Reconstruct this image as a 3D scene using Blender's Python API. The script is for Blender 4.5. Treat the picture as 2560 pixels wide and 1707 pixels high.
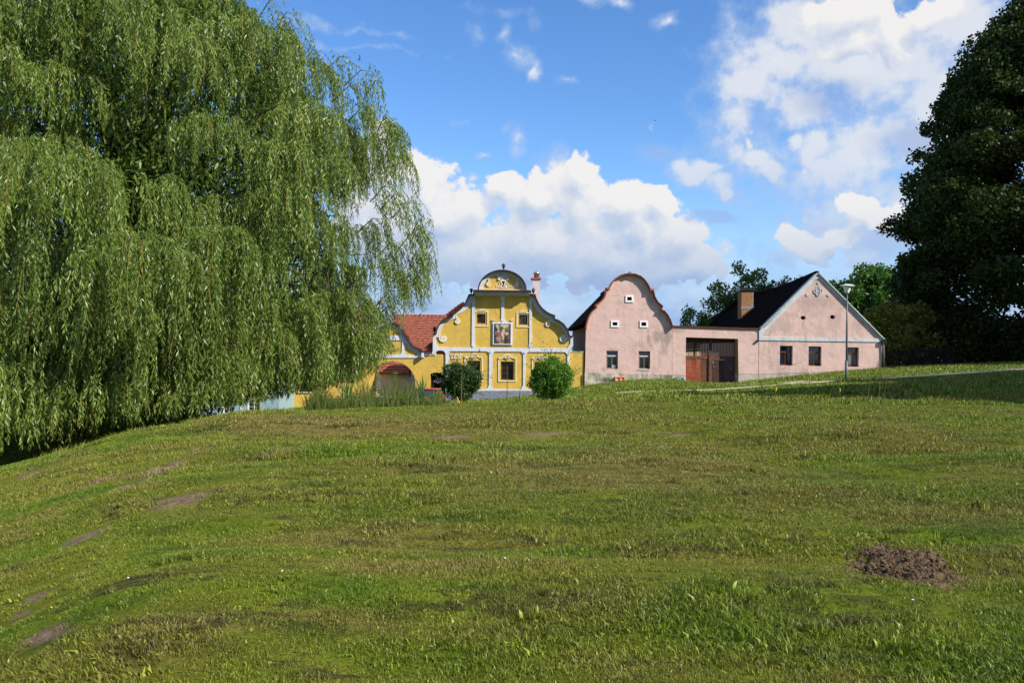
import bpy, bmesh, math, random
import numpy as np
from mathutils import Vector, Matrix, Euler

random.seed(7); rng = np.random.default_rng(7)
for o in list(bpy.data.objects): bpy.data.objects.remove(o)
S = bpy.context.scene
COL = S.collection
R = math.radians

# ------------------------------------------------------------------ camera
CAMZ = 1.6; PITCH = R(0.86); ROLL = R(0.6); FPX = 2100.0; CX, CY = 1280.0, 853.5
cd = bpy.data.cameras.new('camera'); cam = bpy.data.objects.new('camera', cd); COL.objects.link(cam)
cd.sensor_width = 36.0; cd.lens = FPX/2560*36.0; cd.clip_start = 0.1; cd.clip_end = 5000
CROT = (Matrix.Rotation(R(90)+PITCH, 3, 'X') @ Matrix.Rotation(ROLL, 3, 'Z'))
cam.matrix_world = Matrix.Translation((0, 0, CAMZ)) @ CROT.to_4x4()
S.camera = cam

def ray(px, py):
    return (CROT @ Vector(((px-CX)/FPX, (CY-py)/FPX, -1.0)))
def W(px, py, Y):
    """world point where the sight line through a photo pixel meets the plane at distance Y"""
    d = ray(px, py); t = Y/d.y
    return Vector((d.x*t, Y, CAMZ+d.z*t))
def XZ(px, py, Y):
    p = W(px, py, Y); return (p.x, p.z)

# ------------------------------------------------------------------ sun, sky, exposure
SUN_EL, SUN_AZ = R(35), R(125)      # azimuth clockwise from +Y: behind the camera, to the right
to_sun = Vector((math.cos(SUN_EL)*math.sin(SUN_AZ), math.cos(SUN_EL)*math.cos(SUN_AZ), math.sin(SUN_EL)))
sd = bpy.data.lights.new('sun', 'SUN'); sd.energy = 4.9; sd.angle = R(0.5); sd.color = (1.0, 0.945, 0.86)
sun = bpy.data.objects.new('sun', sd); COL.objects.link(sun)
sun.rotation_euler = to_sun.to_track_quat('Z', 'Y').to_euler()
S.view_settings.view_transform = 'Standard'; S.view_settings.look = 'None'
S.view_settings.gamma = 1.0; S.view_settings.use_curve_mapping = False
S.view_settings.exposure = 0.42
S.cycles.max_bounces = 6; S.cycles.transparent_max_bounces = 8
S.cycles.sample_clamp_indirect = 8.0

class NT:
    """small node-graph helper"""
    def __init__(self, tree): self.t = tree; self.n = tree.nodes; self.l = tree.links
    def new(self, typ, **kw):
        n = self.n.new(typ)
        for k, v in kw.items(): setattr(n, k, v)
        return n
    def put(self, sock, v):
        if isinstance(v, bpy.types.NodeSocket): self.l.new(v, sock)
        elif v is not None: sock.default_value = v
    def math(self, op, a, b=None, c=None, clamp=False):
        n = self.new('ShaderNodeMath', operation=op, use_clamp=clamp)
        self.put(n.inputs[0], a); self.put(n.inputs[1], b); self.put(n.inputs[2], c)
        return n.outputs[0]
    def vec(self, op, a, b=None):
        n = self.new('ShaderNodeVectorMath', operation=op)
        self.put(n.inputs[0], a); self.put(n.inputs[1], b)
        return n.outputs[1] if op in ('LENGTH', 'DISTANCE', 'DOT_PRODUCT') else n.outputs[0]
    def xyz(self, x, y, z):
        n = self.new('ShaderNodeCombineXYZ')
        for i, v in enumerate((x, y, z)): self.put(n.inputs[i], v)
        return n.outputs[0]
    def noise(self, v, scale, detail=4, rough=0.55, dist=0.0):
        n = self.new('ShaderNodeTexNoise'); self.put(n.inputs['Vector'], v)
        n.inputs['Scale'].default_value = scale; n.inputs['Detail'].default_value = detail
        n.inputs['Roughness'].default_value = rough; n.inputs['Distortion'].default_value = dist
        return n.outputs['Fac']
    def step(self, v, a, b, lo=0.0, hi=1.0):
        n = self.new('ShaderNodeMapRange', interpolation_type='SMOOTHSTEP')
        self.put(n.inputs[0], v)
        for i, x in enumerate((a, b, lo, hi)): self.put(n.inputs[1+i], x)
        return n.outputs[0]
    def mix(self, f, a, b, mode='MIX'):
        n = self.new('ShaderNodeMix', data_type='RGBA', blend_type=mode)
        self.put(n.inputs[0], f)
        for s, v in ((n.inputs[6], a), (n.inputs[7], b)):
            if isinstance(v, tuple): v = (*v[:3], 1.0)
            self.put(s, v)
        return n.outputs[2]
    def pos(self): return self.new('ShaderNodeNewGeometry').outputs['Position']
    def scale(self, v, s): return self.vec('MULTIPLY', v, s)

# ---- world: Nishita sky with clouds that are fixed in direction
world = bpy.data.worlds.new('World'); S.world = world; world.use_nodes = True
wt = NT(world.node_tree); wt.n.clear()
def angles(px, py):
    d = ray(px, py).normalized(); return math.atan2(d.x, d.y), math.asin(d.z)
CLOUDS = [ # px, py, rx, ry, weight : piled cumulus
 (955,345,42,48,1),(940,420,80,70,1),(1020,425,80,62,1),(1075,480,80,75,1),(1120,540,110,100,1),(960,560,150,150,1),(1150,640,230,110,1),
 (1270,470,62,60,1),(1245,500,60,60,.8),(1390,405,45,38,.7),(1450,425,72,55,1),(1350,490,90,70,1),(1450,500,90,90,1),(1560,500,66,62,1),(1610,560,80,80,1),
 (1380,620,250,120,1),(1560,640,200,100,1),(1690,600,70,60,1),(1740,660,90,60,1),(1100,420,20,24,.7),(1190,440,20,18,.6),(1640,500,30,34,.9),
 # upper right bank
 (2120,35,130,42,1),(2235,100,46,80,1),(2150,110,110,46,.95),(2340,30,90,30,.9),(1990,60,110,80,.84),(2110,60,190,110,.85),(1960,150,110,70,.8),(2130,150,200,110,.84),(2290,150,150,120,.84),(2400,70,140,90,.8),
 (2310,250,170,110,.8),(2450,200,120,120,.8),(1880,220,110,60,.7),(2020,270,170,80,.75),(2180,340,190,80,.7),(2330,360,160,100,.75),(2380,440,120,70,.7),(1830,200,60,40,.55),
 (1900,120,150,110,.62),(1850,330,160,110,.5),(2100,430,260,120,.6),(2350,480,200,110,.62),
 # small broken ones
 (1700,425,34,24,.8),(1762,415,52,30,.85),(1740,440,60,40,.8),(1800,460,46,44,.8),(1890,395,46,30,.85),(1920,412,32,26,.85),(1925,430,46,44,.8),(1990,360,34,26,.85),(2045,350,42,36,.85),(2030,385,70,50,.8),(2060,415,40,26,.85),(2085,440,22,22,.8),(2010,420,26,26,.7),
 (1818,495,24,26,.8),(1886,358,14,20,.8),(1900,330,12,8,.6),
 # right, lower
 (1992,585,44,34,1),(2032,618,38,36,1),(1965,560,20,22,.85),(2010,600,70,60,.75),(2128,500,40,28,1),(2168,522,40,34,1),(2150,520,70,50,.75),(2100,588,48,28,1),(2130,605,28,18,.85),(2015,525,16,18,.85),(2235,540,60,36,1),(2270,500,60,50,.8),
 (2180,590,50,30,.8),(2105,635,20,12,.8),(2045,660,28,20,.8),(2060,500,80,50,.5),(2200,620,170,110,.8),(2080,560,170,110,.75),(1930,640,110,60,.6),
 # wisps
 (1290,350,24,34,0.56),(1268,318,16,20,0.43),(1203,374,24,9,0.52),(1198,92,38,30,0.43),(1262,95,20,30,0.43),(1290,150,50,28,0.53),(1330,185,16,26,0.47),(1420,200,26,12,0.39),
 (1680,50,46,18,0.52),(1545,6,30,14,0.52),(1255,30,70,20,0.36),(900,75,120,9,0.34),(930,120,160,8,0.29),(1615,314,7,16,0.39),(1800,110,60,24,0.39),(1160,300,30,10,0.30),(1480,8,40,12,0.34),
]
DARKCL = [(1795,555,75,22,.75),(1740,548,40,16,.6),(1640,385,60,30,.4),(2060,250,110,50,.5),(2300,350,130,50,.6),(1500,720,500,30,.5)]
geo = wt.new('ShaderNodeTexCoord').outputs['Generated']
def cloud_group():
    g = bpy.data.node_groups.new('cloud_density', 'ShaderNodeTree')
    g.interface.new_socket('P', in_out='INPUT', socket_type='NodeSocketVector')
    g.interface.new_socket('D', in_out='OUTPUT', socket_type='NodeSocketFloat')
    g.interface.new_socket('Dark', in_out='OUTPUT', socket_type='NodeSocketFloat')
    g.interface.new_socket('Soft', in_out='OUTPUT', socket_type='NodeSocketFloat')
    q = NT(g); gi = q.new('NodeGroupInput'); go = q.new('NodeGroupOutput')
    P = gi.outputs[0]
    # domain warp for ragged outlines
    def nz(sc, off, det=6):
        n = q.new('ShaderNodeTexNoise', noise_dimensions='3D'); q.put(n.inputs['Vector'], q.vec('ADD', P, off))
        n.inputs['Scale'].default_value = sc; n.inputs['Detail'].default_value = det; n.inputs['Roughness'].default_value = .6
        return n
    w = q.vec('SUBTRACT', nz(13, (0, 0, 0), 8).outputs['Color'], (.5, .5, .5))
    PW = q.vec('ADD', P, q.scale(w, (.055, .05, 0)))
    def blobs(lst):
        acc = None
        for (px, py, rx, ry, wgt) in lst:
            a, e = angles(px, py)
            v = q.vec('SUBTRACT', PW, (a, e, 0.0))
            v = q.scale(v, (FPX/rx/1.22, FPX/ry/1.22, 0.0))
            L = q.vec('LENGTH', v)
            d = q.math('MULTIPLY_ADD', L, -wgt, wgt)
            acc = d if acc is None else q.math('SMOOTH_MAX', acc, d, .12)
        return acc
    base = blobs([c for c in CLOUDS if c[4] > .85]); soft = blobs([c for c in CLOUDS if c[4] <= .85])
    vor = q.new('ShaderNodeTexVoronoi', feature='SMOOTH_F1'); q.put(vor.inputs['Vector'], PW); vor.inputs['Scale'].default_value = 30
    vor.inputs['Detail'].default_value = 4.0; vor.inputs['Roughness'].default_value = .6
    fine = nz(30, (3, 1, 0), 9).outputs['Fac']; broad = nz(9, (5, 4, 0), 5).outputs['Fac']
    d = q.math('ADD', base, q.math('MULTIPLY_ADD', fine, 1.0, -.48))
    d = q.math('ADD', d, q.math('MULTIPLY_ADD', vor.outputs['Distance'], -.42, .20))
    d = q.math('ADD', d, q.math('MULTIPLY_ADD', broad, .5, -.22))
    sf = q.math('ADD', q.math('MULTIPLY', soft, 1.3), q.math('MULTIPLY_ADD', nz(21, (1, 8, 0), 10).outputs['Fac'], 1.9, -1.0))
    sf = q.math('ADD', sf, q.math('MULTIPLY_ADD', nz(4, (2, 2, 4), 4).outputs['Fac'], .5, -.26))
    q.put(go.inputs['Soft'], q.step(sf, -.12, .8, 0, .90))
    # gentle cover outside the picture so the sky goes on in the same way
    a = q.new('ShaderNodeSeparateXYZ'); q.put(a.inputs[0], P)
    away = q.step(q.math('ABSOLUTE', a.outputs[0]), .6, .85)
    up = q.step(a.outputs[1], .42, .55)
    out = q.math('MAXIMUM', away, up)
    gen = q.math('MULTIPLY_ADD', nz(3.2, (7, 2, 0), 7).outputs['Fac'], 2.2, -1.15)
    d = q.math('MAXIMUM', d, q.math('MULTIPLY_ADD', out, 2.0, q.math('ADD', gen, -2.0)))
    q.put(go.inputs[0], d); q.put(go.inputs[1], blobs(DARKCL))
    return g
cg = cloud_group()
sep = wt.new('ShaderNodeSeparateXYZ'); wt.put(sep.inputs[0], geo)
az = wt.math('ARCTAN2', sep.outputs[0], sep.outputs[1]); el = wt.math('ARCSINE', sep.outputs[2])
P = wt.xyz(az, el, 0.0)
def dens(v):
    n = wt.new('ShaderNodeGroup'); n.node_tree = cg; wt.put(n.inputs[0], v); return n.outputs
D0 = dens(P); D1 = dens(wt.vec('ADD', P, (.010, .020, 0)))
cover = wt.step(D0[0], -.06, .16)
grad = wt.math('SUBTRACT', D0[0], D1[0])
lit = wt.math('MULTIPLY_ADD', grad, 1.15, .55, clamp=True)
edge = wt.step(D0[0], .55, .05, 0, .28)
lit = wt.math('ADD', lit, edge, clamp=True)
low = wt.step(el, .07, .19)     # bases low over the roofs go grey-blue
lit = wt.math('MULTIPLY', lit, wt.math('MULTIPLY_ADD', low, .75, .25), clamp=True)
shade = wt.mix(low, (.40, .56, .86), (.56, .69, .92))
ccol = wt.mix(lit, shade, (1.06, 1.04, 1.02))
ccol = wt.mix(cover, wt.mix(wt.step(el, .06, .26), wt.mix(wt.step(wt.noise(wt.scale(P, (1, 2.2, 1)), 9, 7), .38, .66), (.34, .52, .90), (.60, .74, 1.0)), wt.mix(wt.step(D0[2], .35, .95), (.58, .73, 1.0), wt.mix(wt.noise(P, 12, 6), (.80, .87, 1.0), (1.06, 1.05, 1.03)))), ccol)
ccol = wt.mix(wt.step(D0[1], 0, .5, 0, .6), ccol, (.34, .47, .80))
sky = wt.new('ShaderNodeTexSky', sky_type='NISHITA', sun_disc=False, sun_elevation=SUN_EL, sun_rotation=SUN_AZ)
sky.air_density = 1.0; sky.dust_density = 0.25; sky.ozone_density = 3.5; sky.altitude = 300
hs = wt.new('ShaderNodeHueSaturation'); wt.put(hs.inputs['Color'], sky.outputs[0]); hs.inputs['Hue'].default_value = .506; hs.inputs['Saturation'].default_value = 1.2; hs.inputs['Value'].default_value = 1.0
bg1 = wt.new('ShaderNodeBackground'); wt.put(bg1.inputs[0], hs.outputs[0]); bg1.inputs[1].default_value = 0.15
bg2 = wt.new('ShaderNodeBackground'); wt.put(bg2.inputs[0], ccol); bg2.inputs[1].default_value = 0.64
mx = wt.new('ShaderNodeMixShader'); haze = wt.step(el, .02, .20, .95, 0.0)
haze = wt.math('MULTIPLY', haze, wt.math('MULTIPLY_ADD', wt.noise(P, 7, 6), .9, .55))
cov = wt.math('MAXIMUM', wt.math('MULTIPLY', cover, .97), haze)
cov = wt.math('MAXIMUM', cov, D0[2])
cov = wt.math('MAXIMUM', cov, wt.step(D0[1], 0, .5, 0, .55))
wt.put(mx.inputs[0], cov); wt.put(mx.inputs[1], bg1.outputs[0]); wt.put(mx.inputs[2], bg2.outputs[0])
wo = wt.new('ShaderNodeOutputWorld'); wt.put(wo.inputs[0], mx.outputs[0])
world.cycles.sampling_method = 'MANUAL'; world.cycles.sample_map_resolution = 512

# ------------------------------------------------------------------ object helpers
def tag(o, label=None, cat=None, group=None, kind=None):
    if label: o['label'] = label
    if cat: o['category'] = cat
    if group: o['group'] = group
    if kind: o['kind'] = kind
    return o
def empty(name, loc, label=None, cat=None, group=None):
    o = bpy.data.objects.new(name, None); COL.objects.link(o); o.location = loc; o.empty_display_size = .2
    return tag(o, label, cat, group)
def world_of(o):
    if o.parent is None: return o.matrix_basis.copy()
    return world_of(o.parent) @ o.matrix_parent_inverse @ o.matrix_basis
def link_mesh(name, me, m, parent=None, smooth=False):
    if m is not None:
        for mm in (m if isinstance(m, (list, tuple)) else [m]): me.materials.append(mm)
    if smooth: me.polygons.foreach_set('use_smooth', [True]*len(me.polygons))
    o = bpy.data.objects.new(name, me); COL.objects.link(o)
    if parent is not None:
        o.parent = parent; o.matrix_parent_inverse = world_of(parent).inverted()
    return o
class MB:
    def __init__(s): s.v = []; s.f = []
    def add(s, vs, fs):
        n = len(s.v); s.v += [tuple(v) for v in vs]; s.f += [tuple(i+n for i in f) for f in fs]; return s
    def box(s, x0, x1, y0, y1, z0, z1):
        s.add([(x0,y0,z0),(x1,y0,z0),(x1,y1,z0),(x0,y1,z0),(x0,y0,z1),(x1,y0,z1),(x1,y1,z1),(x0,y1,z1)],
              [(0,3,2,1),(4,5,6,7),(0,1,5,4),(1,2,6,5),(2,3,7,6),(3,0,4,7)]); return s
    def hexa(s, p):  # 8 arbitrary corners, ordered as box
        s.add(p, [(0,3,2,1),(4,5,6,7),(0,1,5,4),(1,2,6,5),(2,3,7,6),(3,0,4,7)]); return s
    def tube(s, pts, rad, n=8, caps=True):
        pts = [Vector(p) for p in pts]; rings = []
        rad = rad if isinstance(rad, (list, tuple)) else [rad]*len(pts)
        base = len(s.v)
        for i, p in enumerate(pts):
            t = (pts[min(i+1, len(pts)-1)]-pts[max(i-1, 0)]).normalized()
            a = t.cross(Vector((0, 0, 1)) if abs(t.z) < .9 else Vector((1, 0, 0))).normalized(); b = t.cross(a)
            for k in range(n):
                th = 2*math.pi*k/n
                s.v.append(tuple(p+(a*math.cos(th)+b*math.sin(th))*rad[i]))
        for i in range(len(pts)-1):
            for k in range(n):
                s.f.append((base+i*n+k, base+i*n+(k+1)%n, base+(i+1)*n+(k+1)%n, base+(i+1)*n+k))
        if caps:
            s.f.append(tuple(base+k for k in range(n))[::-1]); s.f.append(tuple(base+(len(pts)-1)*n+k for k in range(n)))
        return s
    def lathe(s, c, prof, n=14):
        base = len(s.v)
        for (r, z) in prof:
            for k in range(n):
                th = 2*math.pi*k/n; s.v.append((c[0]+r*math.cos(th), c[1]+r*math.sin(th), c[2]+z))
        for i in range(len(prof)-1):
            for k in range(n):
                s.f.append((base+i*n+k, base+i*n+(k+1)%n, base+(i+1)*n+(k+1)%n, base+(i+1)*n+k))
        s.f.append(tuple(base+k for k in range(n))[::-1]); s.f.append(tuple(base+(len(prof)-1)*n+k for k in range(n)))
        return s
    def strip(s, path, w_in, w_out, y0, y1, closed=False):
        """band that follows a path in the facade plane (x,z): from -w_in to +w_out along the left normal, y0..y1 deep"""
        P_ = [Vector(p) for p in path]; n = len(P_); base = len(s.v)
        for i in range(n):
            a = P_[(i-1) % n] if (closed or i > 0) else None
            b = P_[(i+1) % n] if (closed or i < n-1) else None
            d1 = (P_[i]-a).normalized() if a is not None else None
            d2 = (b-P_[i]).normalized() if b is not None else None
            if d1 is None: d1 = d2
            if d2 is None: d2 = d1
            n1 = Vector((-d1.y, d1.x)); n2 = Vector((-d2.y, d2.x))
            m = (n1+n2); m = n1 if m.length < 1e-6 else m.normalized()
            k = 1/max(.5, m.dot(n1))
            for (w, y) in ((-w_in, y0), (w_out, y0), (w_out, y1), (-w_in, y1)):
                q = P_[i]+m*(w*k); s.v.append((q.x, y, q.y))
        for i in range(n if closed else n-1):
            a = base+4*i; b = base+4*((i+1) % n)
            for j in range(4): s.f.append((a+j, a+(j+1)%4, b+(j+1)%4, b+j))
        if not closed: s.f.append((base, base+3, base+2, base+1)); e = base+4*(n-1); s.f.append((e, e+1, e+2, e+3))
        return s
    def build(s, name, m, parent=None, smooth=False, fixn=True):
        me = bpy.data.meshes.new(name); me.from_pydata(s.v, [], s.f)
        if fixn:
            bm = bmesh.new(); bm.from_mesh(me); bmesh.ops.recalc_face_normals(bm, faces=bm.faces); bm.to_mesh(me); bm.free()
        return link_mesh(name, me, m, parent, smooth)
def curve_mesh(cu, y_of):
    ob = bpy.data.objects.new('tmp', cu); me = bpy.data.meshes.new_from_object(ob)
    bpy.data.objects.remove(ob); bpy.data.curves.remove(cu)
    co = np.empty(len(me.vertices)*3); me.vertices.foreach_get('co', co); co = co.reshape(-1, 3)
    new = np.stack([co[:, 0], y_of(-co[:, 2]), co[:, 1]], 1)
    me.vertices.foreach_set('co', new.ravel()); me.materials.clear(); me.update()
    return me
def slab(name, outer, holes, y0, y1, m, parent=None, bevel=0.0):
    """flat body cut from an outline in the facade plane, with openings"""
    cu = bpy.data.curves.new('tmp', 'CURVE'); cu.dimensions = '2D'; cu.fill_mode = 'BOTH'; cu.extrude = abs(y1-y0)/2
    for ring in [outer]+list(holes):
        sp = cu.splines.new('POLY'); sp.points.add(len(ring)-1); sp.use_cyclic_u = True
        for i, p in enumerate(ring): sp.points[i].co = (p[0], p[1], 0, 1)
    c = (y0+y1)/2
    return link_mesh(name, curve_mesh(cu, lambda z: z+c), m, parent)
def lettering(name, text, x, z, size, yface, m, parent, depth=.02, align='CENTER'):
    cu = bpy.data.curves.new('tmp', 'FONT'); cu.body = text; cu.size = size; cu.extrude = depth/2; cu.align_x = align; cu.align_y = 'CENTER'
    me = curve_mesh(cu, lambda q: q+yface-depth/2)
    co = np.empty(len(me.vertices)*3); me.vertices.foreach_get('co', co); co = co.reshape(-1, 3); co += (x, 0, z)
    me.vertices.foreach_set('co', co.ravel())
    return link_mesh(name, me, m, parent)
def np_mesh(name, verts, faces, m, parent=None, tint=None, attr='tint'):
    """verts (N,3), faces (F,k) arrays -> linked object"""
    me = bpy.data.meshes.new(name); nf, k = faces.shape
    me.vertices.add(len(verts)); me.vertices.foreach_set('co', np.ascontiguousarray(verts, dtype=np.float32).ravel())
    me.loops.add(nf*k); me.loops.foreach_set('vertex_index', np.ascontiguousarray(faces, dtype=np.int32).ravel())
    me.polygons.add(nf); me.polygons.foreach_set('loop_start', np.arange(0, nf*k, k, dtype=np.int32))
    me.update(calc_edges=True)
    if tint is not None:
        a = me.attributes.new(attr, 'FLOAT', 'FACE'); a.data.foreach_set('value', np.ascontiguousarray(tint, dtype=np.float32))
    return link_mesh(name, me, m, parent)

# ------------------------------------------------------------------ materials
def new_mat(name):
    m = bpy.data.materials.new(name); m.use_nodes = True; q = NT(m.node_tree)
    b = q.n['Principled BSDF']; return m, q, b
def plain(name, col, rough=.7, spec=.3, var=.12, vscale=2.0, metal=0.0, bump=0.0, bscale=40):
    m, q, b = new_mat(name)
    p = q.pos(); n1 = q.noise(p, vscale, 6)
    c = q.mix(q.step(n1, .25, .75), tuple(x*(1-var) for x in col), tuple(min(1, x*(1+var)) for x in col))
    q.put(b.inputs['Base Color'], c); b.inputs['Roughness'].default_value = rough
    b.inputs['Specular IOR Level'].default_value = spec; b.inputs['Metallic'].default_value = metal
    if bump:
        bn = q.new('ShaderNodeBump'); bn.inputs['Strength'].default_value = bump; bn.inputs['Distance'].default_value = .02
        q.put(bn.inputs['Height'], q.noise(p, bscale, 5)); q.put(b.inputs['Normal'], bn.outputs[0])
    return m
def plaster(name, col, stain, amount, blobs=(), rough=.9, yflat=1.0, fine=.08, cracks=False):
    """painted lime render: broad mottling, rain streaks running down and stains of their own shape"""
    m, q, b = new_mat(name); p = q.pos()
    big = q.noise(p, .55, 7, .62, .6); mid = q.noise(p, 2.6, 6, .6)
    streak = q.noise(q.scale(p, (2.6, 2.6, .35)), 1.3, 7, .6)
    c = q.mix(q.step(mid, .3, .7), tuple(x*(1-fine) for x in col), tuple(min(1, x*(1+fine)) for x in col))
    f = q.math('MULTIPLY', q.step(q.math('ADD', q.math('MULTIPLY', big, .55), q.math('MULTIPLY', streak, .45)), .5, .66), amount)
    for (x, z, rx, rz, w) in blobs:
        v = q.vec('SUBTRACT', p, (x, 0, z)); v = q.scale(v, (1/rx, 0, 1/rz))
        L = q.math('ADD', q.vec('LENGTH', v), q.math('MULTIPLY_ADD', q.noise(q.scale(p, (4, 1, 1.6)), 1.6, 7, .65), 1.7, -.85))
        f = q.math('MAXIMUM', f, q.step(L, 1.0, .3, 0, w))
    c = q.mix(f, c, stain)
    if cracks:
        vv = q.new('ShaderNodeTexVoronoi', feature='DISTANCE_TO_EDGE'); q.put(vv.inputs['Vector'], q.vec('ADD', p, q.scale(q.vec('SUBTRACT', q.xyz(mid, mid, big), (.5, .5, .5)), (1.4, 0, 1.4)))); vv.inputs['Scale'].default_value = .35
        ck = q.math('MULTIPLY', q.step(vv.outputs['Distance'], .006, .001), q.step(big, .5, .58))
        c = q.mix(q.math('MULTIPLY', ck, .55), c, (.12, .09, .08))
    q.put(b.inputs['Base Color'], c); b.inputs['Roughness'].default_value = rough; b.inputs['Specular IOR Level'].default_value = .15
    bn = q.new('ShaderNodeBump'); bn.inputs['Strength'].default_value = .55; bn.inputs['Distance'].default_value = .05
    q.put(bn.inputs['Height'], q.math('ADD', q.noise(p, 3.5, 8, .6), q.math('MULTIPLY', q.noise(p, .9, 3), .8)))
    q.put(b.inputs['Normal'], bn.outputs[0])
    return m
def px2(lst, conv, Y=54.0):
    out = []
    for (x, y, rx, ry, w) in lst:
        X, Z = XZ(*conv(x, y), Y); s = Y/FPX
        out.append((X, Z, rx*s, ry*s, w))
    return out
Z1 = lambda X, Y: (900+X*340/1403, 640+Y*380/1568)
Z2 = lambda X, Y: (1060+X*400/1651, 640+Y*380/1568)
Z3 = lambda X, Y: (1400+X*460/2121, 660+Y*340/1568)
Z4 = lambda X, Y: (1780+X*480/2214, 640+Y*340/1568)

M = {}
M['yellow'] = plaster('yellow_lime_render', (.57, .375, .078), (.42, .28, .06), .5, fine=.08)
M['white'] = plaster('white_relief_render', (.58, .59, .62), (.46, .45, .46), .45, fine=.03)
M['cream'] = plain('cream_relief', (.68, .64, .50), .8, var=.04)
M['pink'] = plaster('pink_lime_render', (.60, .415, .36), (.33, .25, .215), .6, px2([
    (1150,840,26,22,.85),(1235,850,16,34,1.0),(1200,930,18,36,.65),(1020,865,6,18,.9),(1015,770,4,10,.6),(1265,790,5,30,.7),(1120,780,10,24,.4),(1340,770,34,8,.55),
    (1060,380,14,30,.45),(880,300,30,22,.3),(600,985,18,5,.5),(975,985,18,5,.4),(500,1215,10,8,.5),(1700,740,60,6,.4)], Z3)+px2([
    (1190,530,75,24,.62),(1080,590,26,34,.5),(820,800,34,30,.5),(1180,620,50,34,.36),(1400,770,26,30,.4),(1690,830,14,26,.5),(1050,780,5,22,.55),(1220,330,24,26,.4),(1450,540,40,28,.3),(900,690,40,16,.35),(700,830,26,16,.4),(400,880,30,10,.3),(470,1130,18,4,.3)], Z4), fine=.06, cracks=True)
M['grey_band'] = plaster('chalky_grey_band', (.50, .52, .53), (.28, .29, .28), .7, fine=.08)
M['pebble'] = plain('pebble_dash', (.20, .21, .25), .9, var=.75, vscale=28, bump=1.0, bscale=60)
M['stone_plinth'] = plaster('old_stone_plinth', (.42, .38, .28), (.10, .10, .09), .9, px2([(540,1330,26,10,.95),(1250,1300,20,10,.8)], Z3), fine=.35)
M['cement'] = plaster('cement_plinth', (.42, .38, .31), (.22, .20, .16), .7, fine=.15)
M['coping'] = plain('dark_red_coping_tile', (.055, .018, .014), .6, var=.35, vscale=9)
M['red_coping'] = plain('red_brown_coping_tile', (.30, .085, .05), .7, var=.35, vscale=9)
M['rust_flash'] = plain('red_brown_metal_flashing', (.12, .03, .02), .5, var=.2)
M['iron'] = plain('black_iron', (.012, .012, .014), .35, .5, var=.1)
M['tile_red'] = plain('red_roof_tile', (.29, .095, .055), .75, var=.35, vscale=5, bump=.3)
M['tile_orange'] = plain('orange_ridge_tile', (.72, .16, .06), .7, var=.15, vscale=6)
M['tile_old'] = plain('old_mossy_roof_tile', (.022, .015, .013), .9, .1, var=.5, vscale=3)
M['tile_black'] = plain('blackened_roof_tile', (.0085, .0058, .0055), .95, .03, var=.5, vscale=4)
M['brown_wood'] = plain('dark_brown_window_wood', (.10, .035, .015), .5, .3, var=.3, vscale=12)
M['grey_wood'] = plain('weathered_window_wood', (.20, .16, .12), .7, .2, var=.3, vscale=12)
M['gate_wood'] = plain('brown_gate_wood', (.13, .055, .028), .7, .2, var=.35, vscale=5)
M['gate_sunlit'] = plain('sunlit_red_gate_board', (.26, .06, .028), .65, .2, var=.35, vscale=6)  # redder tone paints sunlight onto the left boards of the gate
M['gate_dark'] = plain('dark_door_wood', (.06, .03, .022), .7, .2, var=.3, vscale=6)
M['purple_wood'] = plain('plum_painted_board', (.10, .045, .06), .7, .2, var=.2, vscale=6)
M['glass'] = plain('window_glass', (.012, .016, .022), .04, .9, var=.2, vscale=3)
M['white_paint'] = plain('white_paint', (.78, .78, .77), .5, .3, var=.05)
M['yard_wall'] = plain('sunlit_yard_wall', (.74, .60, .48), .9, .1, var=.1)
M['grey_wall'] = plain('pale_grey_gable_wall', (.72, .73, .76), .9, .1, var=.05)
M['blue_wall'] = plain('pale_blue_wall', (.26, .37, .39), .9, .1, var=.07)
M['chim_white'] = plaster('pinkish_chimney_render', (.52, .46, .48), (.5, .42, .42), .5)
M['brick'] = plain('chimney_brick', (.34, .18, .085), .9, .1, var=.4, vscale=10)
M['mortar'] = plain('mortar', (.34, .30, .24), .95, .1)
M['zinc'] = plain('zinc_downpipe', (.42, .44, .46), .35, .5, metal=.7, var=.15)
M['pole'] = plain('grey_painted_pole', (.10, .12, .14), .45, .5, var=.15, vscale=6)
M['lamp_white'] = plain('opal_lamp_shade', (.80, .82, .80), .35, .5, var=.04)
M['bark'] = plain('brown_bark', (.075, .055, .04), .95, .1, var=.45, vscale=9, bump=1.0, bscale=14)
M['twig'] = plain('yellow_willow_twig', (.26, .19, .045), .7, .2, var=.3, vscale=3)
M['fence_wood'] = plain('dark_fence_wood', (.02, .017, .014), .9, .1, var=.3)
M['soil'] = plain('crumbly_soil', (.125, .084, .047), .98, .05, var=.5, vscale=14, bump=1.0, bscale=60)
M['black'] = plain('dark_interior', (.01, .01, .01), .9, .05)
M['path'] = plaster('worn_pale_path', (.54, .45, .30), (.30, .30, .22), .7, fine=.15)
M['car_red'] = plain('red_car_paint', (.50, .015, .015), .25, .6, var=.03)
M['car_blue'] = plain('pale_blue_car_paint', (.25, .38, .55), .2, .6, var=.03)
M['curtain'] = plain('grey_net_curtain', (.16, .17, .18), .9, .1)
M['rubber'] = plain('tyre_rubber', (.015, .015, .015), .9, .2)
M['plastic_green'] = plain('green_plastic', (.03, .16, .09), .5, .4)
M['orange'] = plain('orange_painted_wood', (.75, .27, .05), .6, .3)
M['clay'] = plain('orange_clay_block', (.78, .34, .18), .9, .1)

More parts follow.
